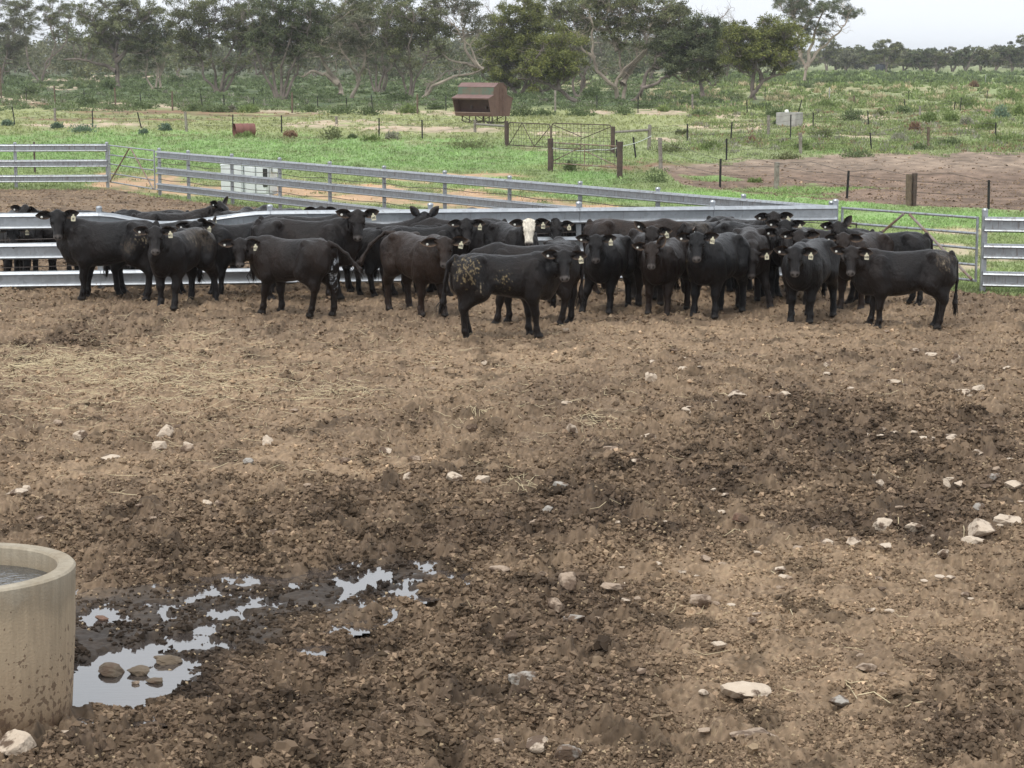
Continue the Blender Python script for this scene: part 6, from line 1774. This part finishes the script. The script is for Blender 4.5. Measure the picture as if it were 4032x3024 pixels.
C(21, 2795, 1150, 48, 'black cow turned away with a muddy patch on its rump', look=40, el=R(10), sc_=0.994, dirt=[d(-.45,0,1.12,.3,.16,'crust')], tail=[(-.80,0,1.13),(-.89,.04,1.03),(-.92,.12,.8),(-.9,.2,.58)])
C(22, 2950, 1200, 266, 'brown black cow with lowered head and one foreleg stretched aside', num='W', sc_=.99, el=R(-14), pitch=R(62), brown=.35, legs=[(.10,.16),(.02,-.03),(0,0),(.05,0)], earR=(.7,.1,1.05), earL=(.25,.1,1))
C(23, 2955, 1163, 312, 'black cow with tag W24 looking out from the middle of the right group', num='W24', sc_=.99, el=R(36), brown=.1)
C(24, 2915, 1138, 312, 'black cow peering over tag W24 from behind', num='', sc_=1, el=R(44))
C(25, 3070, 1163, 266, 'shadowed black cow with a low head between tag W24 and its neighbour', num='', sc_=1.02, el=R(12), brown=.12)
C(26, 3182, 1259, 246, 'grey sheened black cow facing the camera with head held low, right group', num='W8', sc_=.98, el=R(18), brown=.1, fat=1.1, legs=[(.04,.0),(.03,0),(0,.08),(.05,0)])
C(27, 3145, 1190, 262, 'black cow mostly hidden behind the grey sheened one, only ears above', sc_=.97, el=R(28), num=None)
C(28, 3275, 1150, 176, 'small black cow facing left behind the group near the corner post', look=150, sc_=.88, el=R(30), earL=(.8,0,1), earR=(.8,0,1))
C(29, 3388, 1212, 237, 'brown headed cow peering over the shoulder of tag W89', num=None, sc_=.96, el=R(32), brown=.7)
C(30, 3548, 1292, 178, 'black cow with tag W89 side on at the right, tail hanging straight', num='W89', sc_=.945, el=R(30), pitch=R(56), legs=[(-.02,.0),(.08,0),(.02,0),(.03,0)], dirt=[d(-.62,1,1.03,.16,.17,'crust'), d(-.68,1,1.0,.14,.12,'speck')], brown=.28, tail=[(-.80,0,1.13),(-.885,0,1.0),(-.90,0,.72),(-.885,0,.48)], tailtip=(-.885,0,.20), fat=1.05)
C(31, 3462, 1198, 170, 'black cow behind tag W89 with one ear raised, looking back at the gate', look=282, sc_=.96, el=R(48), pitch=R(48), earL=(1.3,-.2,.95), earR=(.1,.1,1), num=None)
# behind the rail fence
C(32, 290, 1094, 195, 'black cow behind the fence, head just above that of the leftmost cow', look=240, el=R(44), sc_=0.97)
C(33, 40, 1100, 85, 'black cow turned away behind the fence at the left edge', look=80, el=R(5), sc_=1)
C(34, 85, 1113, 274, 'black cow looking between the rails at the left edge with tag W35', num='W35', el=R(6), sc_=0.97)
C(35, 205, 1080, 2, 'black cow standing behind the fence at the left, legs between the rails', look=20, el=R(0), sc_=0.93)
C(36, 690, 1098, 28, 'black cow behind the fence with its ears pricked above the dented rail', look=335, el=R(46), pitch=R(35), sc_=0.99, earL=(.9,0,1), earR=(.4,0,1))
C(37, 940, 1090, 75, 'black cow behind the fence, tail end hump right of the dented rail', look=80, el=R(-5), sc_=1)
C(38, 1100, 1078, 125, 'black cow behind the fence, dark back left of a post cap', look=130, el=R(0), sc_=1)
C(39, 1425, 1086, 184, 'black cow behind the fence looking over the top rail, back to its right', look=268, el=R(44), sc_=0.93)
C(40, 1785, 1078, 268, 'black cow behind the fence, only its two ears above the rail', el=R(36), sc_=0.93)
C(41, 1955, 1083, 195, 'black cow behind the fence, back showing left of the white face', look=200, el=R(-4), sc_=1)
C(42, 2255, 1078, 262, 'black cow behind the fence, ears showing right of the white face', el=R(37), sc_=0.93)
C(43, 2520, 1070, 265, 'black cow behind the fence, ears showing above the brown backed cow', el=R(37), sc_=0.93)
C(44, 2150, 1093, 284, 'black cow behind the fence with a yellow tag, right of the white face', num='W', el=R(14), sc_=0.93)
for i, (x, y, h, s, lb) in enumerate([(2400, 1080, 2, .97, 'black cow behind the fence filling the gap below the rail, over tag W12'), (2640, 1072, 182, .95, 'black cow behind the fence, seen under the top rail right of centre'), (1600, 1090, 8, .96, 'black cow behind the fence between the rails near the middle'),
                                      (430, 1086, 0, .97, 'black cow behind the fence seen beneath the leftmost cow'), (590, 1076, 186, .95, 'black cow behind the fence under the dented rail'), (1240, 1083, 176, .94, 'black cow behind the fence hidden by the long one'), (2830, 1066, 185, .93, 'black cow behind the fence at the right end of the pen')]):
    C(45 + i, x, y, h, lb, look=h, el=R(-2), sc_=s)

# ------------------------------------------------------------------ humid air
def build_haze():
    m = bpy.data.materials.new('humid_air'); m.use_nodes = True
    nt = m.node_tree
    for n in list(nt.nodes): nt.nodes.remove(n)
    v = N(nt, 'ShaderNodeVolumePrincipled'); v.inputs['Color'].default_value = (.92, .95, 1, 1); v.inputs['Density'].default_value = .00016
    out = N(nt, 'ShaderNodeOutputMaterial'); nt.links.new(v.outputs[0], out.inputs['Volume'])
    o = MB().box((0, 2400, 12.5), (4200, 5200, 31)).build('haze', m)
    tag(o, 'thin humid haze over the paddocks', 'haze', kind='stuff')
build_haze()
